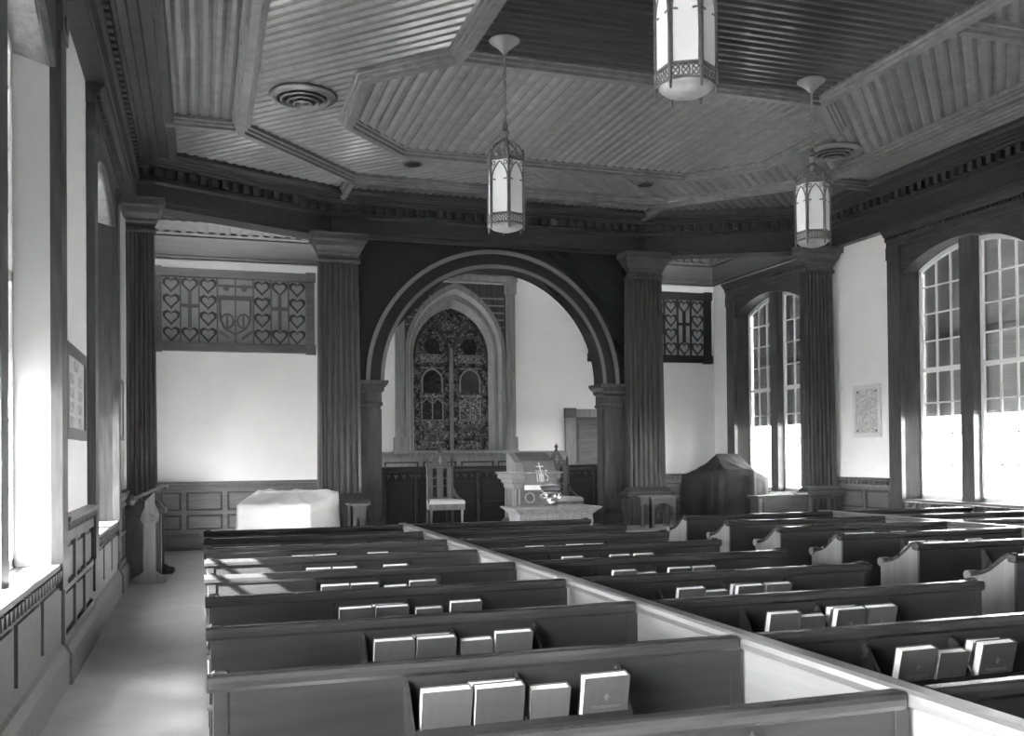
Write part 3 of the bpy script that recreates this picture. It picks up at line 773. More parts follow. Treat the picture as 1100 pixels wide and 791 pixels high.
def pew_label(k, i):
    nm = SPEC[k][4]
    if i == 0: return 'nearest %s, only its rail showing at bottom right' % nm
    side = {'L': 'ending on the left aisle', 'R': 'joined to the pale divider', 'Q': 'with pale scrolled end', 'S': 'beyond the second divider'}[k]
    return 'dark %s, %s row from bottom, %s' % (nm, ORD[i], side)
for k, rows in (('L', range(0, 9)), ('R', range(0, 9)), ('Q', range(3, 9)), ('S', range(5, 9))):
    x, W, end, rack, nm = SPEC[k]
    for n_, i in enumerate(rows):
        if n_ == 0:
            o = make_pew(W, end, rack, ''); PROTO[k] = o; o.location = (x, Y0 + SP * i, 0)
        else: o = clone_tree(PROTO[k], (x, Y0 + SP * i, 0))
        o['label'] = pew_label(k, i)
for X_, ya, yb, lab in ((XD, -.3, Y0 + SP * 8 + .3, 'long pale wooden divider running diagonally between the left and middle pews'), (XS, 4.4, Y0 + SP * 8 + .3, 'second long divider among the pews at the right edge')):
    t = thing('pew_divider', lab, 'divider', (X_, (ya + yb) / 2, 0), 'pew block dividers')
    y = ya
    while y < yb - .1:
        y1 = min(yb, y + SP); BOX(X_ - .022, X_ + .022, y + .004, y1 - .004, .02, .87).build('panel', PEWD, t); y = y1
    pr = [(-.044, .874), (-.05, .895), (-.044, .913), (-.03, .922), (.03, .922), (.044, .913), (.05, .895), (.044, .874), (.03, .866), (-.03, .866)]
    MB().prism(pr, lambda x, z: (X_ + x, ya, z), lambda x, z: (X_ + x, yb, z)).build('cap_rail', PEWC, t)

# ------------------------------------------------------------------ hymnals in the racks
def make_book(w, h, d, cov):
    t = thing('hymnal', '', 'book', (0, 0, 0), 'hymnals in the pew racks')
    m = MB(); m.box(0, w, 0, .004, 0, h); m.box(0, w, d - .004, d, 0, h); m.box(w - .004, w, .004, d - .004, 0, h)
    m.build('cover', cov, t)
    BOX(.003, w - .005, .004, d - .004, .004, h - .004).build('pages', PAGES, t)
    return t
BW = ((.175, .245), (.145, .22))
BOOKP = {}
def text_mesh(txt, size, depth=0):
    cu = bpy.data.curves.new('lettering', 'FONT'); cu.body = txt; cu.size = size; cu.align_x = 'CENTER'; cu.extrude = .0004
    tmp = bpy.data.objects.new('lettering', cu); COL.objects.link(tmp)
    if depth: cu.extrude = depth
    bpy.context.view_layer.update()
    me = bpy.data.meshes.new_from_object(tmp.evaluated_get(bpy.context.evaluated_depsgraph_get()))
    bpy.data.objects.remove(tmp); bpy.data.curves.remove(cu); me.materials.clear()
    return me
BOOKS = {
 ('L', 1): [(.67, 0), (.852, 0, 2), (1.06, 1), (1.26, 0)], ('L', 2): [(.67, 0), (.852, 0, 2), (1.06, 1), (1.215, 0)],
 ('L', 3): [(.65, 0), (.835, 0, 2), (1.06, 1), (1.25, 0)], ('L', 4): [(.665, 0), (.845, 0), (1.06, 1), (1.22, 0)],
 ('L', 5): [(.67, 0), (.855, 0), (1.07, 1), (1.225, 0)], ('L', 6): [(.65, 0), (.838, 0), (1.26, 0)], ('L', 7): [(.66, 0), (.85, 0), (1.24, 0)],
 ('R', 1): [(.56, 0), (.75, 1), (.95, 0, 2)], ('R', 2): [(.565, 0), (.745, 1), (.945, 0, 2), (1.145, 0)], ('R', 3): [(.56, 0), (.745, 1), (.945, 0, 2), (1.15, 0)],
 ('R', 4): [(.56, 0), (.745, 1), (.98, 0), (1.17, 0)], ('R', 5): [(.55, 0), (.755, 1), (.95, 0), (1.16, 0)], ('R', 6): [(.57, 0), (.95, 0), (1.135, 0)], ('R', 7): [(.54, 0), (.96, 0), (1.14, 0)],
 ('Q', 5): [(.61, 0), (.80, 0), (1.04, 1), (1.23, 0)], ('Q', 6): [(.63, 0), (.815, 0), (1.19, 0)], ('Q', 7): [(.65, 0), (.83, 0)], ('Q', 8): [(.67, 0)]}
TILT_B = radians(14)
def place_book(kind, cov, x, y, z, label, jitter):
    key = (kind, cov)
    if key not in BOOKP:
        o = BOOKP[key] = make_book(BW[kind][0], BW[kind][1], .044, COVERS[cov])
    else:
        o = clone_tree(BOOKP[key], (0, 0, 0))
    o.location = (x, y, z); o.rotation_euler = (TILT_B, jitter, 0); o['label'] = label
    return o
titled = {}
for (k, i), L in BOOKS.items():
    x0 = SPEC[k][0] + (XL - .034 if k == 'L' else 0)
    for j, b in enumerate(L):
        kind = b[1]; cov = (i * 3 + j * 2 + (k == 'R')) % 3
        sz = ('large', 'small')[kind]
        pos = ('leftmost', 'second from left', 'third from left', 'rightmost')[j] if j < len(L) - 1 else 'rightmost'
        nm = SPEC[k][4]
        lab = '%s grey hymnal, %s in %s rack, %s row from bottom' % (sz, pos, nm, ORD[i])
        jit = random.uniform(-.012, .012)
        yb = Y0 + SP * i
        if len(b) == 3:
            place_book(0, (cov + 1) % 3, x0 + b[0] - .008, yb - .058, .603, lab.replace('grey hymnal', 'rear hymnal of pair'), -jit)
            o = place_book(kind, cov, x0 + b[0] + .004, yb - .104, .603, lab.replace('grey hymnal', 'front hymnal of pair'), jit)
        else:
            o = place_book(kind, cov, x0 + b[0], yb - .092, .603, lab, jit)
        titled[(k, i, j)] = o
for key in (('L', 1, 3), ('R', 1, 0), ('R', 2, 3), ('R', 2, 2), ('R', 1, 2)):
    o = titled[key]
    for txt, z, s in (('Presbyterian', .125, .022), ('Hymnal', .095, .022)):
        c = bpy.data.objects.new('title_lettering', text_mesh(txt, s)); COL.objects.link(c); c.parent = o
        c.data.materials.append(GILT); c.location = (.088, -.0008, z); c.rotation_euler = (pi / 2, 0, 0)
    m = MB(); m.box(.084, .092, -.001, 0, .155, .18); m.box(.078, .098, -.001, 0, .166, .172)
    c = m.build('cover_emblem', GILT); c.parent = o

# ------------------------------------------------------------------ hanging lanterns
def lantern(label, x, y, zb, rot, zc=5.748):
    t = thing('hanging_lantern', label, 'lantern', (x, y, zc), 'gothic lanterns hung from the ceiling')
    MB().lathe([(.148, zc), (.155, zc - .012), (.145, zc - .02), (.10, zc - .055), (.05, zc - .10), (.03, zc - .125), (.022, zc - .14), (0, zc - .142)], x, y, 20).build('canopy', BRASS, t, True)
    # body heights from the bottom of the frame
    R = .185; z0, z1 = zb + .03, zb + .66
    pts = [(x + R * cos(rot + k * pi / 3), y + R * sin(rot + k * pi / 3)) for k in range(6)]
    for k in range(6):
        p, q = Vector(pts[k]), Vector(pts[(k + 1) % 6]); d = q - p; L = d.length; e = d / L; n = Vector((e.y, -e.x))
        MB().lathe([(0, z0 - .06), (.008, z0 - .05), (.011, z0 - .02), (.013, z0), (.013, z1 + .05), (.017, z1 + .055), (.006, z1 + .11), (0, z1 + .115)], p.x, p.y, 6).build('post', METAL, t)
        def W(u, z, o): return (p.x + e.x * u + n.x * o, p.y + e.y * u + n.y * o, z)
        MB().prism([(0.006, z0 + .10), (L - .006, z0 + .10), (L - .006, z1), (.006, z1)], lambda u, z: W(u, z, -.004), lambda u, z: W(u, z, 0)).build('glass_panel', FROST, t)
        # gothic head: plate with pointed opening
        P = pointed(L / 2 - .012, z1 - .20, z1 - .03, 7)
        pl = MB()
        pl.tube([W(L / 2 + xa, zz_, .004) for xa, zz_ in [(L / 2 - .012, z0 + .10)] + P + [(-(L / 2 - .012), z0 + .10)]], .007, 5)
        for s_ in (-1, 1):
            pl.tube([W(L / 2 + s_ * (L * .33) + .016 * cos(a), z1 - .045 + .02 * sin(a), .004) for a in [g * pi / 4 for g in range(9)]], .005, 4)
            pl.tube([W(L / 2 + s_ * (L / 2 - .02), z1 - .20, .004), W(L / 2 + s_ * (L / 2 - .05), z1 - .205, .004)], .007, 4)
        for za_, zb_ in ((z1 - .012, z1 + .015),): pl.prism([(0, za_), (L, za_), (L, zb_), (0, zb_)], lambda u, z: W(u, z, .0), lambda u, z: W(u, z, .01))
        pl.build('arched_tracery', METAL, t)
        # pierced band below
        bd = MB()
        for za_, zb_ in ((z0, z0 + .012), (z0 + .088, z0 + .105)): bd.prism([(0, za_), (L, za_), (L, zb_), (0, zb_)], lambda u, z: W(u, z, -.006), lambda u, z: W(u, z, .01))
        nn = 3
        for i in range(nn):
            c = L * (i + .5) / nn
            bd.tube([W(c + .024 * cos(a), z0 + .05 + .032 * sin(a), .004) for a in [g * pi / 5 for g in range(11)]], .005, 4)
            bd.tube([W(c - L / 6, z0 + .012, .004), W(c + L / 6, z0 + .088, .004)], .004, 4)
            bd.tube([W(c - L / 6, z0 + .088, .004), W(c + L / 6, z0 + .012, .004)], .004, 4)
        bd.build('pierced_band', METAL, t)
        MB().prism([(.004, z0 + .004), (L - .004, z0 + .004), (L - .004, z0 + .098), (.004, z0 + .098)], lambda u, z: W(u, z, -.012), lambda u, z: W(u, z, -.008)).build('glass_panel', FROST, t)
        # cresting
        cr = MB()
        for c, r in ((L * .3, .026), (L * .7, .026), (L * .5, .02)):
            zz = z1 + (.075 if c == L * .5 else .04)
            cr.tube([W(c + r * cos(a), zz + r * sin(a), .004) for a in [g * pi / 5 for g in range(11)]], .006, 4)
        cr.tube([W(L * .5, z1, .004), W(L * .5, z1 + .13, .004)], [.007, .003], 4)
        cr.tube([W(0, z1 + .015, .004), W(L, z1 + .015, .004)], .008, 4)
        cr.build('cresting', METAL, t)
        MB().tube([(p.x, p.y, z1 + .06), (x + (p.x - x) * .75, y + (p.y - y) * .75, z1 + .15), (x + (p.x - x) * .2, y + (p.y - y) * .2, z1 + .22)], .008, 5).build('arm', METAL, t)
    MB().lathe([(.02, z0 + .05), (R - .02, z0 + .02), (R - .015, z0), (R - .05, z0 - .03), (.06, z0 - .055), (0, z0 - .06)], x, y, 20).build('bowl', BOWLG, t, True)
    MB().lathe([(0, z1 + .14), (.03, z1 + .16), (.045, z1 + .20), (.025, z1 + .24), (.035, z1 + .28), (.045, z1 + .30), (.025, z1 + .33), (.03, z1 + .36), (.012, z1 + .40), (0, z1 + .41)], x, y, 10).build('finial', METAL, t)
    zt = zc - .135; zz = z1 + .39; k = 0; ch = MB()
    while zz < zt - .01:
        a = (k % 2) * pi / 2
        ch.tube([(x + .012 * cos(g) * cos(a), y + .012 * cos(g) * sin(a), zz + .03 + .028 * sin(g)) for g in [h * pi / 4 for h in range(9)]], .0075, 4); zz += .045; k += 1
    stuff(ch.build('chain', CHAINM, t))
    return t
def rot_for(x, y, phi):
    a = atan2(x, y); tx, ty = -sin(a), -cos(a); rx, ry = cos(a), -sin(a)
    vx = cos(radians(phi)) * tx + sin(radians(phi)) * rx; vy = cos(radians(phi)) * ty + sin(radians(phi)) * ry
    return atan2(vy, vx)
lantern('hanging gothic lantern in front of the arch, whole chain and canopy showing', 2.87, 9.0, 3.87, rot_for(2.87, 9.0, 9))
lantern('hanging gothic lantern at right beside the right fluted column', 6.42, 9.0, 3.93, rot_for(6.42, 9, 41))
lantern('nearest hanging lantern cut off by the top edge', 2.87, 5.3, 3.88, rot_for(2.87, 5.3, 30))

# ------------------------------------------------------------------ ceiling vents and downlights
def vent(label, x, y):
    t = thing('ceiling_vent', label, 'vent', (x, y, 5.77), 'round ceiling vents')
    z = 5.77
    MB().lathe([(.27, z + .02), (.375, z + .015), (.385, z), (.37, z - .02), (.31, z - .04), (.29, z - .035), (.275, z - .01)], x, y, 32, caps=False).build('flange', GRILLE, t, True)
    MB().lathe([(.0, z + .005), (.26, z + .005), (.26, z + .015), (0, z + .015)], x, y, 24).build('throat', BLACK, t)
    for r, dz in ((.262, -.05), (.19, -.07), (.12, -.09)):
        MB().lathe([(r, z + dz), (r - .04, z + dz + .045), (r - .045, z + dz + .04), (r - .02, z + dz - .012), (r, z + dz)], x, y, 28, caps=False).build('ring', GRILLE, t, True)
    MB().lathe([(.055, z - .07), (.045, z - .085), (.0, z - .09), (0, z - .02), (.03, z - .02)], x, y, 16).build('hub', GRILLE, t, True)
    return t
vent('round metal ceiling vent on the lighter boards at left', 1.13, 11.15)
vent('round dark ceiling vent on the boards above the right lantern', 8.28, 11.12)
for x, lab in ((2.86, 'recessed round ceiling light left of the hanging lantern, a dark hole'), (6.5, 'recessed round ceiling light with pale rim near the right column')):
    t = thing('recessed_light', lab, 'light', (x, 13.33, 5.78), 'recessed ceiling lights')
    z = 5.775
    MB().lathe([(.12, z), (.145, z), (.145, z - .012), (.12, z - .012)], x, 13.33, 20, caps=False).build('rim', GRILLE, t)
    MB().lathe([(0, z - .004), (.122, z - .004), (.122, z + .004), (0, z + .004)], x, 13.33, 20).build('recess', BLACK, t)

# ------------------------------------------------------------------ chancel furniture
sc_ = thing('chancel_screen', 'dark panelled wooden screen across the chancel behind the pulpit', 'screen', (5, 17, .42))
BOX(2.45, 7.70, 16.98, 17.02, .42, 1.36).build('backing', DARKH, sc_)
MB().mould(2.45, 7.70, 16.97, 17.03, [(.0, 1.33), (.03, 1.36), (.03, 1.40), (.06, 1.43), (.06, 1.45), (0, 1.452)]).build('cap_rail', WOODH, sc_)
for k in range(9):
    xa = 2.5 + k * .575
    BOX(xa, xa + .04, 16.95, 16.98, .42, 1.33).build('stile', WOODH, sc_)
    for z0, z1 in ((.50, .80), (.86, 1.16)): BOX(xa + .09, xa + .53, 16.955, 16.98, z0, z1).build('panel', DARKH, sc_)
m = MB(); x = 2.55
while x < 7.6:
    m.loft([[(x, 16.96, 1.30), (x + .09, 16.96, 1.30), (x + .045, 16.96, 1.22)], [(x + .02, 16.94, 1.29), (x + .07, 16.94, 1.29), (x + .045, 16.94, 1.24)]]); x += .14
stuff(m.build('scalloped_trim', WOODH, sc_))

def chair(label, x, y):
    z = .42
    t = thing('gothic_chair', label, 'chair', (x, y, z), 'gothic chancel chairs')
    # back: gabled board with pierced slots built from strips
    bz0, bz1 = z + .40, z + 1.02
    m = MB()
    for xa, xb, za_, zb_ in ((-.20, -.13, bz0, bz1), (-.055, .055, bz0, bz1), (.13, .20, bz0, bz1), (-.13, -.055, bz0, bz0 + .10), (.055, .13, bz0, bz0 + .10), (-.13, -.055, bz1 - .02, bz1), (.055, .13, bz1 - .02, bz1)):
        m.box(x + xa, x + xb, y, y + .04, za_, zb_)
    for q in (.28, .42):
        for xa in (-.13, .055): m.box(x + xa, x + xa + .075, y, y + .04, bz0 + q, bz0 + q + .025)
    m.build('back_board', LWOOD, t)
    MB().prism([(-.20, bz1), (.20, bz1), (.14, bz1 + .10), (.03, bz1 + .27), (-.03, bz1 + .27), (-.14, bz1 + .10)], lambda a, c: (x + a, y, c), lambda a, c: (x + a, y + .04, c)).build('gable', LWOOD, t)
    m = MB(); m.box(x - .014, x + .014, y - .012, y, bz1 + .05, bz1 + .2); m.box(x - .04, x + .04, y - .012, y, bz1 + .11, bz1 + .135)
    for s in (-1, 1): m.lathe([(0, bz1 + .03), (.02, bz1 + .05), (0, bz1 + .07)], x + s * .09, y - .004, 6)
    m.build('pierced_cross', GWOOD, t)
    MB().lathe([(.025, bz1 + .26), (.032, bz1 + .29), (.018, bz1 + .31), (.038, bz1 + .34), (.03, bz1 + .37), (.012, bz1 + .385), (0, bz1 + .42)], x, y + .02, 8).build('finial', WOODV, t)
    for s in (-1, 1):
        MB().lathe([(.026, z), (.026, bz1 + .02), (.03, bz1 + .03), (.024, bz1 + .14), (.016, bz1 + .16), (.0, bz1 + .20)], x + s * .215, y + .02, 6).build('back_post', WOODV, t)
        # curved arm sweeping down to the seat
        MB().loft([[(x + s * (.215 + u * .09) + dx, y - .02 - u * .42, z + .44 + .22 * (1 - u) ** 2.2 + dz) for dx, dz in ((-.02, -.025), (.02, -.025), (.02, .025), (-.02, .025))] for u in (0, .2, .4, .6, .8, 1)]).build('arm', WOODV, t)
        MB().lathe([(.018, z), (.022, z + .02), (.016, z + .06), (.026, z + .28), (.03, z + .33)], x + s * .27, y - .46, 8).build('leg', GWOOD, t)
    MB().prism([(-.24, 0.02), (.24, .02), (.31, -.50), (-.31, -.50)], lambda a, b: (x + a, y + b, z + .30), lambda a, b: (x + a, y + b, z + .40)).build('seat_rail', GWOOD, t)
    MB().loft([[(x + a * k, y - .24 + (b + .24) * k, z + h) for a, b in ((-.24, 0.0), (.24, .0), (.31, -.51), (-.31, -.51))] for k, h in ((1, .40), (1.0, .44), (.93, .465), (.7, .475))]).build('seat_cushion', CLOTHW, t)
    return t
chair('gothic high-backed chair with pierced back and pale seat, left of the pulpit', 3.95, 16.3)
chair('gothic high-backed chair half hidden behind the pulpit cloth', 6.12, 16.3)

# pulpit with its cloth
pu = thing('pulpit', 'carved wooden pulpit with moulded cornice behind the communion table', 'pulpit', (4.98, 14.68, .42))
px0, px1, py0, py1 = 4.70, 5.34, 14.42, 14.92
BOX(px0, px1, py0, py1, .42, 1.20).build('body', LWOOD, pu)
MB().mould(px0, px1, py0, py1, [(0, 1.10), (.02, 1.13), (.02, 1.18), (.05, 1.20), (.05, 1.24), (.10, 1.27), (.10, 1.33), (.13, 1.35), (.13, 1.37), (0, 1.372)]).build('cornice', GWOOD, pu)
MB().mould(px0, px1, py0, py1, [(.06, .42), (.06, .56), (.02, .62), (0, .63)]).build('base', WOODV, pu)
for x in (px0, px0 + .06, px1 - .04): BOX(x, x + .03, py0 - .015, py0, .62, 1.10).build('corner_strip', GWOOD, pu)
for y in (py0 + .03, py1 - .08): BOX(px0 - .015, px0, y, y + .05, .62, 1.10).build('corner_strip', GWOOD, pu)
MB().tube([(px0 + .25 + .075 * cos(a), py0 - .01, .96 + .075 * sin(a)) for a in [k * pi / 8 for k in range(17)]], .012, 5).build('roundel', GWOOD, pu)
MB().prism([(14.44, 1.372), (14.90, 1.372), (14.90, 1.66), (14.78, 1.665), (14.44, 1.52)], lambda y, z: (px0 + .02, y, z), lambda y, z: (px1 - .02, y, z)).build('book_rest', GWOOD, pu)
pc = thing('pulpit_cloth', 'plain hanging cloth with embroidered cross monogram on the pulpit', 'cloth', (5.05, 14.4, 1.3))
cx0, cx1 = 4.83, 5.35
cl_pts = [(14.80, 1.678), (14.62, 1.61), (14.43, 1.54), (14.405, 1.50), (14.30, 1.36), (14.275, 1.28), (14.27, 1.18), (14.27, 1.10)]
m = MB(); rings = []
for j in range(9):
    u = j / 8; x = cx0 + (cx1 - cx0) * u
    rings.append([(x + .02 * (u - .5) * k / 7, y + (.006 * sin(u * 14) if k > 3 else 0), z) for k, (y, z) in enumerate(cl_pts)] + [(x + .02 * (u - .5) * k / 7, y + .008 + (.006 * sin(u * 14) if k > 3 else 0), z + .004) for k, (y, z) in reversed(list(enumerate(cl_pts)))])
m.loft(rings).build('drape', mat('pulpit_cloth', .16, .85, vary=.15, vscale=6), pc)
BOX(cx0 - .01, cx1 + .01, 14.258, 14.283, 1.09, 1.165).build('fringe', CLOTHW, pc)
em = MB()
def ps(x, z): # point on the sloping face of the cloth
    t_ = (1.50 - z) / .14; y = 14.405 - .105 * t_ if z > 1.36 else 14.30 - .025 * (1.36 - z) / .08
    return (x, y - .006, z)
EX = 5.10
em.tube([ps(EX, 1.515), ps(EX, 1.45), ps(EX, 1.365), ps(EX, 1.28), ps(EX, 1.21)], .011, 5); em.tube([ps(EX - .06, 1.455), ps(EX + .06, 1.455)], .011, 5)
em.tube([ps(EX - .07, 1.40), ps(EX - .07, 1.30), ps(EX - .07, 1.22)], .009, 5)                      # I
for dx in (-.03, .03): em.tube([ps(EX + dx, 1.40), ps(EX + dx, 1.30), ps(EX + dx, 1.22)], .009, 5)   # H
em.tube([ps(EX - .03, 1.31), ps(EX + .03, 1.31)], .008, 5)
em.tube([ps(EX + .09 + .022 * cos(a), z) for a, z in ((.3, 1.385), (1.6, 1.40), (3.1, 1.37), (2.6, 1.335), (.6, 1.30), (0, 1.265), (1.5, 1.23), (3, 1.25))], .008, 5)  # S
em.build('embroidery', THREAD, pc)

# communion table with carved inscription and silver vase
ct = thing('communion_table', 'communion table with flared moulded top and carved inscription below the pulpit', 'table', (4.9, 13.3, 0))
tx0, tx1, ty0, ty1 = 4.34, 5.47, 13.08, 13.60
BOX(tx0, tx1, ty0, ty1, .60, .785).build('frieze', GWOOD, ct)
MB().mould(tx0, tx1, ty0, ty1, [(0, .778), (.015, .783), (.03, .80), (.06, .83), (.09, .855), (.105, .862), (.105, .88), (0, .8805)]).build('tabletop', GWOOD, ct)
for x in (tx0, tx1 - .12):
    for y in (ty0, ty1 - .12):
        MB().mould(x, x + .12, y, y + .12, [(.0, 0), (.015, .0), (.015, .12), (-.015, .16), (-.015, .46), (.01, .55), (0, .60)]).build('leg', LWOOD, ct)
c = bpy.data.objects.new('inscription', text_mesh('IN REMEMBRANCE OF ME', .092, .006)); COL.objects.link(c)
c.parent = ct; c.data.materials.append(CARVE)
c.location = Vector(((tx0 + tx1) / 2, ty0 - .004, .692)) - ORG[ct.name]; c.rotation_euler = (pi / 2, 0, 0)
vs = thing('silver_vase', 'shining silver vase standing on the communion table', 'vase', (4.87, 13.22, .88))
MB().lathe([(0, .882), (.10, .884), (.105, .91), (.07, .925), (.06, .945), (.11, .97), (.155, 1.0), (.15, 1.03), (.135, 1.045), (.16, 1.065), (.165, 1.10), (.14, 1.125), (.15, 1.15), (.165, 1.18), (.155, 1.19), (.10, 1.205), (.03, 1.215), (0, 1.22)], 4.87, 13.22, 16).build('body', SILVER, vs)
for s in range(8):
    a = s * pi / 4 + .2
    MB().lathe([(0, 1.0), (.022, 1.015), (.03, 1.04), (.02, 1.07), (0, 1.08)], 4.87 + .145 * cos(a), 13.22 + .145 * sin(a), 6).build('lobe', SILVER, vs)

# arch-sided stands in front of the two columns
def stand(label, x0, x1, y0, y1):
    z0, z1 = .42, .94
    t = thing('arched_stand', label, 'stand', ((x0 + x1) / 2, (y0 + y1) / 2, z0), 'small arched stands before the columns')
    BOX(x0 - .03, x1 + .03, y0 - .03, y1 + .03, z1 - .03, z1).build('top', LWOOD, t)
    def side(fn, w, name):
        hw = w / 2 - .07; P = pointed(hw, z1 - .28, z1 - .28 + min(.16, hw * 1.5), 6) if w < .5 else [(hw * cos(a) if abs(cos(a)) < 1 else hw * cos(a), z1 - .24 + .12 * sin(a)) for a in [k * pi / 10 for k in range(11)]]
        m = MB()
        for i in range(len(P) - 1):
            (a, za_), (b, zb_) = P[i], P[i + 1]
            m.prism([(w / 2 + a, za_), (w / 2 + b, zb_), (w / 2 + b, z1 - .03), (w / 2 + a, z1 - .03)], lambda u, z: fn(u, z, 0), lambda u, z: fn(u, z, .03))
        for a, b in ((0, .07), (w - .07, w)): m.prism([(a, z0), (b, z0), (b, z1 - .03), (a, z1 - .03)], lambda u, z: fn(u, z, 0), lambda u, z: fn(u, z, .03))
        m.build(name, LWOOD if name == 'side_panel' else WOODV, t)
    side(lambda u, z, d: (x0 + u, y0 + d, z), x1 - x0, 'front_panel'); side(lambda u, z, d: (x0 + u, y1 - .03 + d, z), x1 - x0, 'front_panel')
    side(lambda u, z, d: (x0 + d, y0 + u, z), y1 - y0, 'side_panel'); side(lambda u, z, d: (x1 - .03 + d, y0 + u, z), y1 - y0, 'side_panel')
stand('small open stand with arched sides at the foot of the right arch column', 6.99, 7.48, 14.28, 14.66)
stand('small arched stand at the foot of the left arch column behind the white sheet', 2.10, 2.36, 14.28, 14.60)

# ------------------------------------------------------------------ draped pieces
def drape(name, label, foot, ridge, m, loc, fold, freq, zbot, bulge=0.0, seed=1, crumple=0.012):
    """cloth over furniture: foot = [(x, y, ztop)] corners, ridge = [(x, y, z)] the high line"""
    rnd = random.Random(seed); t = thing(name, label, 'dust sheet', loc)
    P = []; n = len(foot)
    for i in range(n):
        a, b = Vector(foot[i]), Vector(foot[(i + 1) % n]); k = max(3, int((b - a).length / .035))
        for j in range(k): P.append(a.lerp(b, j / k))
    N = len(P); cx = sum(p.x for p in P) / N; cy = sum(p.y for p in P) / N
    ph = [rnd.uniform(0, 6) for _ in range(4)]
    nrm = []
    for i in range(N):
        d = P[(i + 2) % N] - P[i - 2]; v = Vector((d.y, -d.x)); v.normalize()
        if v.dot(Vector((P[i].x - cx, P[i].y - cy))) < 0: v = -v
        nrm.append(v)
    rings = []
    for q in range(9):
        u = q / 8; ring = []
        for i, p in enumerate(P):
            s = i * .035; f = (sin(s * freq + ph[0]) + .6 * sin(s * freq * 1.7 + ph[1]) + .4 * sin(s * freq * .43 + ph[2])) * fold * u ** .8
            sag = .02 * sin(s * 5 + ph[3]) * (1 - u)
            ring.append((p.x + nrm[i].x * (f + .03 * u), p.y + nrm[i].y * (f + .03 * u), p.z + sag * .3 + (zbot - p.z) * u))
        rings.append(ring)
    tops = []
    A, B = Vector(ridge[0]), Vector(ridge[1])
    for q in range(1, 7):
        u = q / 6; ring = []
        for i, p in enumerate(P):
            ab = B - A; w = max(0, min(1, (p - A).dot(ab) / max(1e-6, ab.dot(ab)))); r = A + ab * w
            v = p.lerp(r, u); v.z += bulge * sin(pi * u) + crumple * (sin(v.x * 19 + v.y * 13) + .7 * sin(v.x * 11 - v.y * 23 + 1.3) + .5 * sin(v.x * 37 + v.y * 5)) * sin(pi * min(1, u * 1.0))
            ring.append(tuple(v))
        tops.append(ring)
    m_ = MB(); m_.loft(list(reversed(rings)) + tops, caps=True)
    m_.build('sheet', m, t, True); return t
drape('dust_sheet', 'white dust sheet draped over a low console left of the arch', [(.47, 14.05, .97), (1.47, 14.0, .94), (1.96, 14.55, 1.11), (1.90, 14.62, 1.13), (.80, 14.72, 1.16)], [(.85, 14.45, 1.14), (1.7, 14.45, 1.15)], CLOTHW, (1.2, 14.4, 0), .012, 7, .02, .0, 3, .015)
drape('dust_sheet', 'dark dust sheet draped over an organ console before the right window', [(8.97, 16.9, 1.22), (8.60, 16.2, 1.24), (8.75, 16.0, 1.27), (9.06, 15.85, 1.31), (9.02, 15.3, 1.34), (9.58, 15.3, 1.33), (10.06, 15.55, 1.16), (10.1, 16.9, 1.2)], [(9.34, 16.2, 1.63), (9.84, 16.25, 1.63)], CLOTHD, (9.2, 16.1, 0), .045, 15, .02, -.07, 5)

# cabinet before window, open book on it
cb = thing('side_cabinet', 'low wooden cabinet standing before the window by the right column', 'cabinet', (9.0, 13.75, 0))
BOX(8.56, 9.52, 13.5, 13.78, .08, .90).build('body', WOODH, cb)
BOX(8.50, 9.56, 13.46, 13.80, .90, .945).build('top', WOODH, cb)
BOX(8.53, 8.58, 13.47, 13.5, .0, .90).build('stile', LWOOD, cb)  # paler wood than its twin, standing in for light on this edge
BOX(9.48, 9.53, 13.47, 13.5, .0, .90).build('stile', WOODV, cb)
for z0, z1 in ((.45, .62), (.68, .84)): BOX(8.62, 9.44, 13.485, 13.5, z0, z1).build('panel', WOODH, cb)
BOX(8.54, 9.54, 13.48, 13.79, 0, .08).build('plinth', WOODH, cb)
ob = thing('open_book', 'open white book lying on the cabinet before the window', 'book', (9.05, 13.65, .945))
for s in (-1, 1):
    MB().prism([(0, 0), (.20 * s, 0), (.20 * s, .03), (.10 * s, .055), (.02 * s, .05), (0, .03)], lambda a, c: (9.03 + a, 13.54, .946 + c), lambda a, c: (9.03 + a, 13.74, .946 + c)).build('pages', PAGES, ob)
bk = thing('closed_book', 'thin closed book beside the open book on the cabinet', 'book', (9.42, 13.6, .945))
BOX(9.30, 9.50, 13.54, 13.72, .946, .952).build('cover', COVERS[1], bk); BOX(9.305, 9.495, 13.545, 13.72, .952, .975).build('pages', PAGES, bk); BOX(9.30, 9.50, 13.54, 13.72, .975, .981).build('cover', COVERS[1], bk)

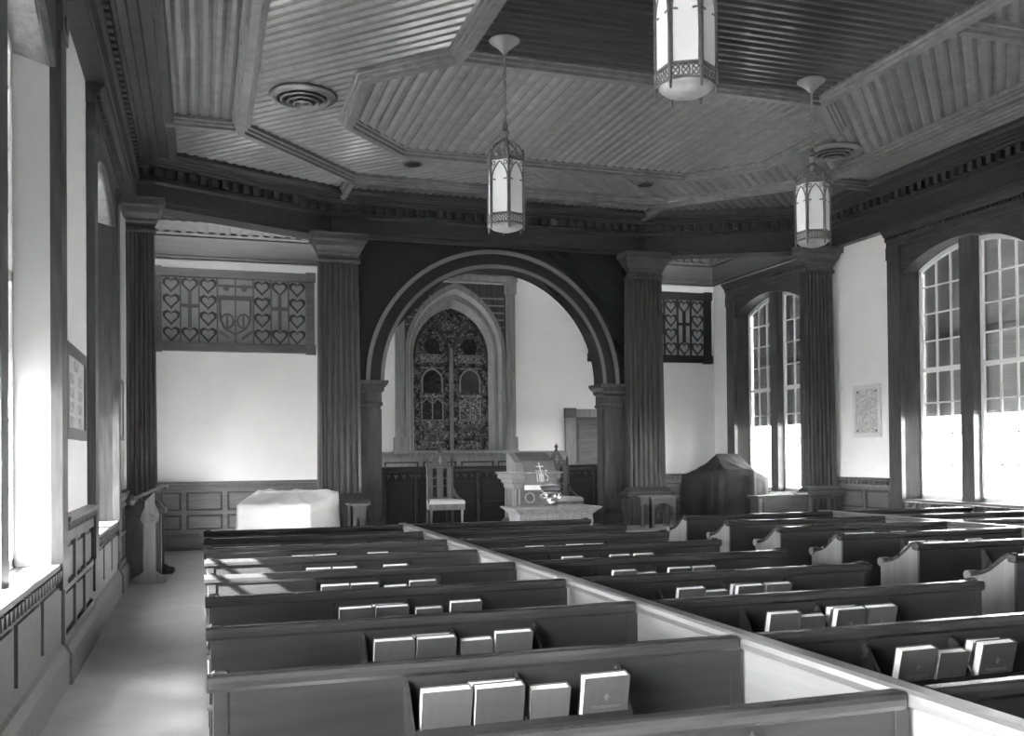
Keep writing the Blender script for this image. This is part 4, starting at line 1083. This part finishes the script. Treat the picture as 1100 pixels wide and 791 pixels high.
# reading desk with scrolled feet by the left wall
rd = thing('reading_desk', 'ornate wooden reading desk with sloping top and scrolled feet by the left wall', 'desk', (-.62, 13.6, 0))
def desk_end(y, x0, x1, m):
    w = x1 - x0
    pr = [(.16, .14), (.84, .14), (.84, .78), (1.0, .83), (1.05, .90), (.92, .98), (.80, 1.04), (.80, 1.2), (.25, 1.08), (.25, 1.0), (.08, .92), (.0, .84), (.16, .78)]
    MB().prism([(x0 + a * w, z) for a, z in pr], lambda x, z: (x, y, z), lambda x, z: (x, y + .05, z)).build('end_panel', m, rd)
    for s in (0, 1):
        f = lambda a: (x0 + (a if not s else 1 - a) * w)
        MB().prism([(f(.5), .0), (f(.5), .16), (f(.12), .15), (f(-.12), .11), (f(-.30), .10), (f(-.38), .05), (f(-.33), 0.0)], lambda x, z: (x, y - .01, z), lambda x, z: (x, y + .06, z)).build('scroll_foot', m, rd)
        MB().tube([(f(-.29), y - .02, .055), (f(-.29), y + .07, .055)], .045, 10).build('scroll', m, rd)
    MB().tube([(x0 + .5 * w + .06 * cos(a), y - .006, .86 + .05 * sin(a)) for a in [k * pi / 6 for k in range(13)]], .014, 5).build('carved_drop', m, rd)
desk_end(13.42, -.76, -.54, GWOOD)
desk_end(14.48, -.69, -.47, WOODV)
MB().prism([(-.86, 1.085), (-.47, 1.255), (-.46, 1.285), (-.48, 1.30), (-.87, 1.12)], lambda x, z: (x, 13.36, z), lambda x, z: (x, 13.66, z)).build('sloping_top', LWOOD, rd)
BOX(-.50, -.44, 13.6, 14.55, 1.21, 1.26).build('rail', WOODY, rd)
BOX(-.66, -.60, 13.47, 13.66, .5, .6).build('stretcher', WOODY, rd)
MB().lathe([(0, 1.02), (.05, 1.05), (.07, 1.10), (.05, 1.15), (0, 1.18)], -.87, 13.36, 8).build('carved_knob', WOODV, rd)

# ------------------------------------------------------------------ pictures and plaque
def frame_on(name, label, cat, X_, o, y0, y1, z0, z1, fw, fm, pm, inner=None):
    t = thing(name, label, cat, (X_, (y0 + y1) / 2, z0))
    d = -o
    def bx(a, b, *r): return BOX(min(X_ + d * a, X_ + d * b), max(X_ + d * a, X_ + d * b), *r)
    bx(.004, .02, y0 + fw * .6, y1 - fw * .6, z0 + fw * .6, z1 - fw * .6).build('print', pm, t)
    for r in ((y0, y1, z0, z0 + fw), (y0, y1, z1 - fw, z1), (y0, y0 + fw, z0 + fw, z1 - fw), (y1 - fw, y1, z0 + fw, z1 - fw)): bx(.002, .035, *r).build('frame', fm, t)
    if inner == 'photos':
        H = z1 - z0 - 2 * fw
        for j in range(5):
            zz = z1 - fw - H * (j + .9) / 5
            ncol = 1 if j == 0 else 2
            for k in range(ncol):
                yc = y0 + fw + (y1 - y0 - 2 * fw) * ((k + .5) / ncol)
                bx(.02, .023, yc - (.14 if ncol == 1 else .11), yc + (.14 if ncol == 1 else .11), zz, zz + H / 5 * .72).build('portrait', PORTRAIT, t)
    if inner == 'screws':
        for y in (y0 + .11, y1 - .11):
            for z in (z0 + .11, z1 - .11): MB().tube([(X_ + d * .02, y, z), (X_ + d * .03, y, z)], .014, 8).build('screw', BLACK, t)
    return t
frame_on('framed_picture', 'framed board of small portrait prints on the near left wall pier', 'picture', LWX, -1, 8.03, 9.30, 1.80, 2.55, .09, LWOOD, PAPER, 'photos')
frame_on('framed_picture', 'narrow pale frame on the left wall just before the dark column', 'picture', LWX, -1, 12.75, 13.6, 1.88, 2.66, .06, LWOOD, PAPER)
frame_on('wall_plaque', 'pale engraved memorial plaque on the wall between the right windows', 'plaque', RWX, 1, 12.82, 13.50, 1.88, 2.74, .07, mat('plaque_rim', .7, .5), PLAQUE, 'screws')
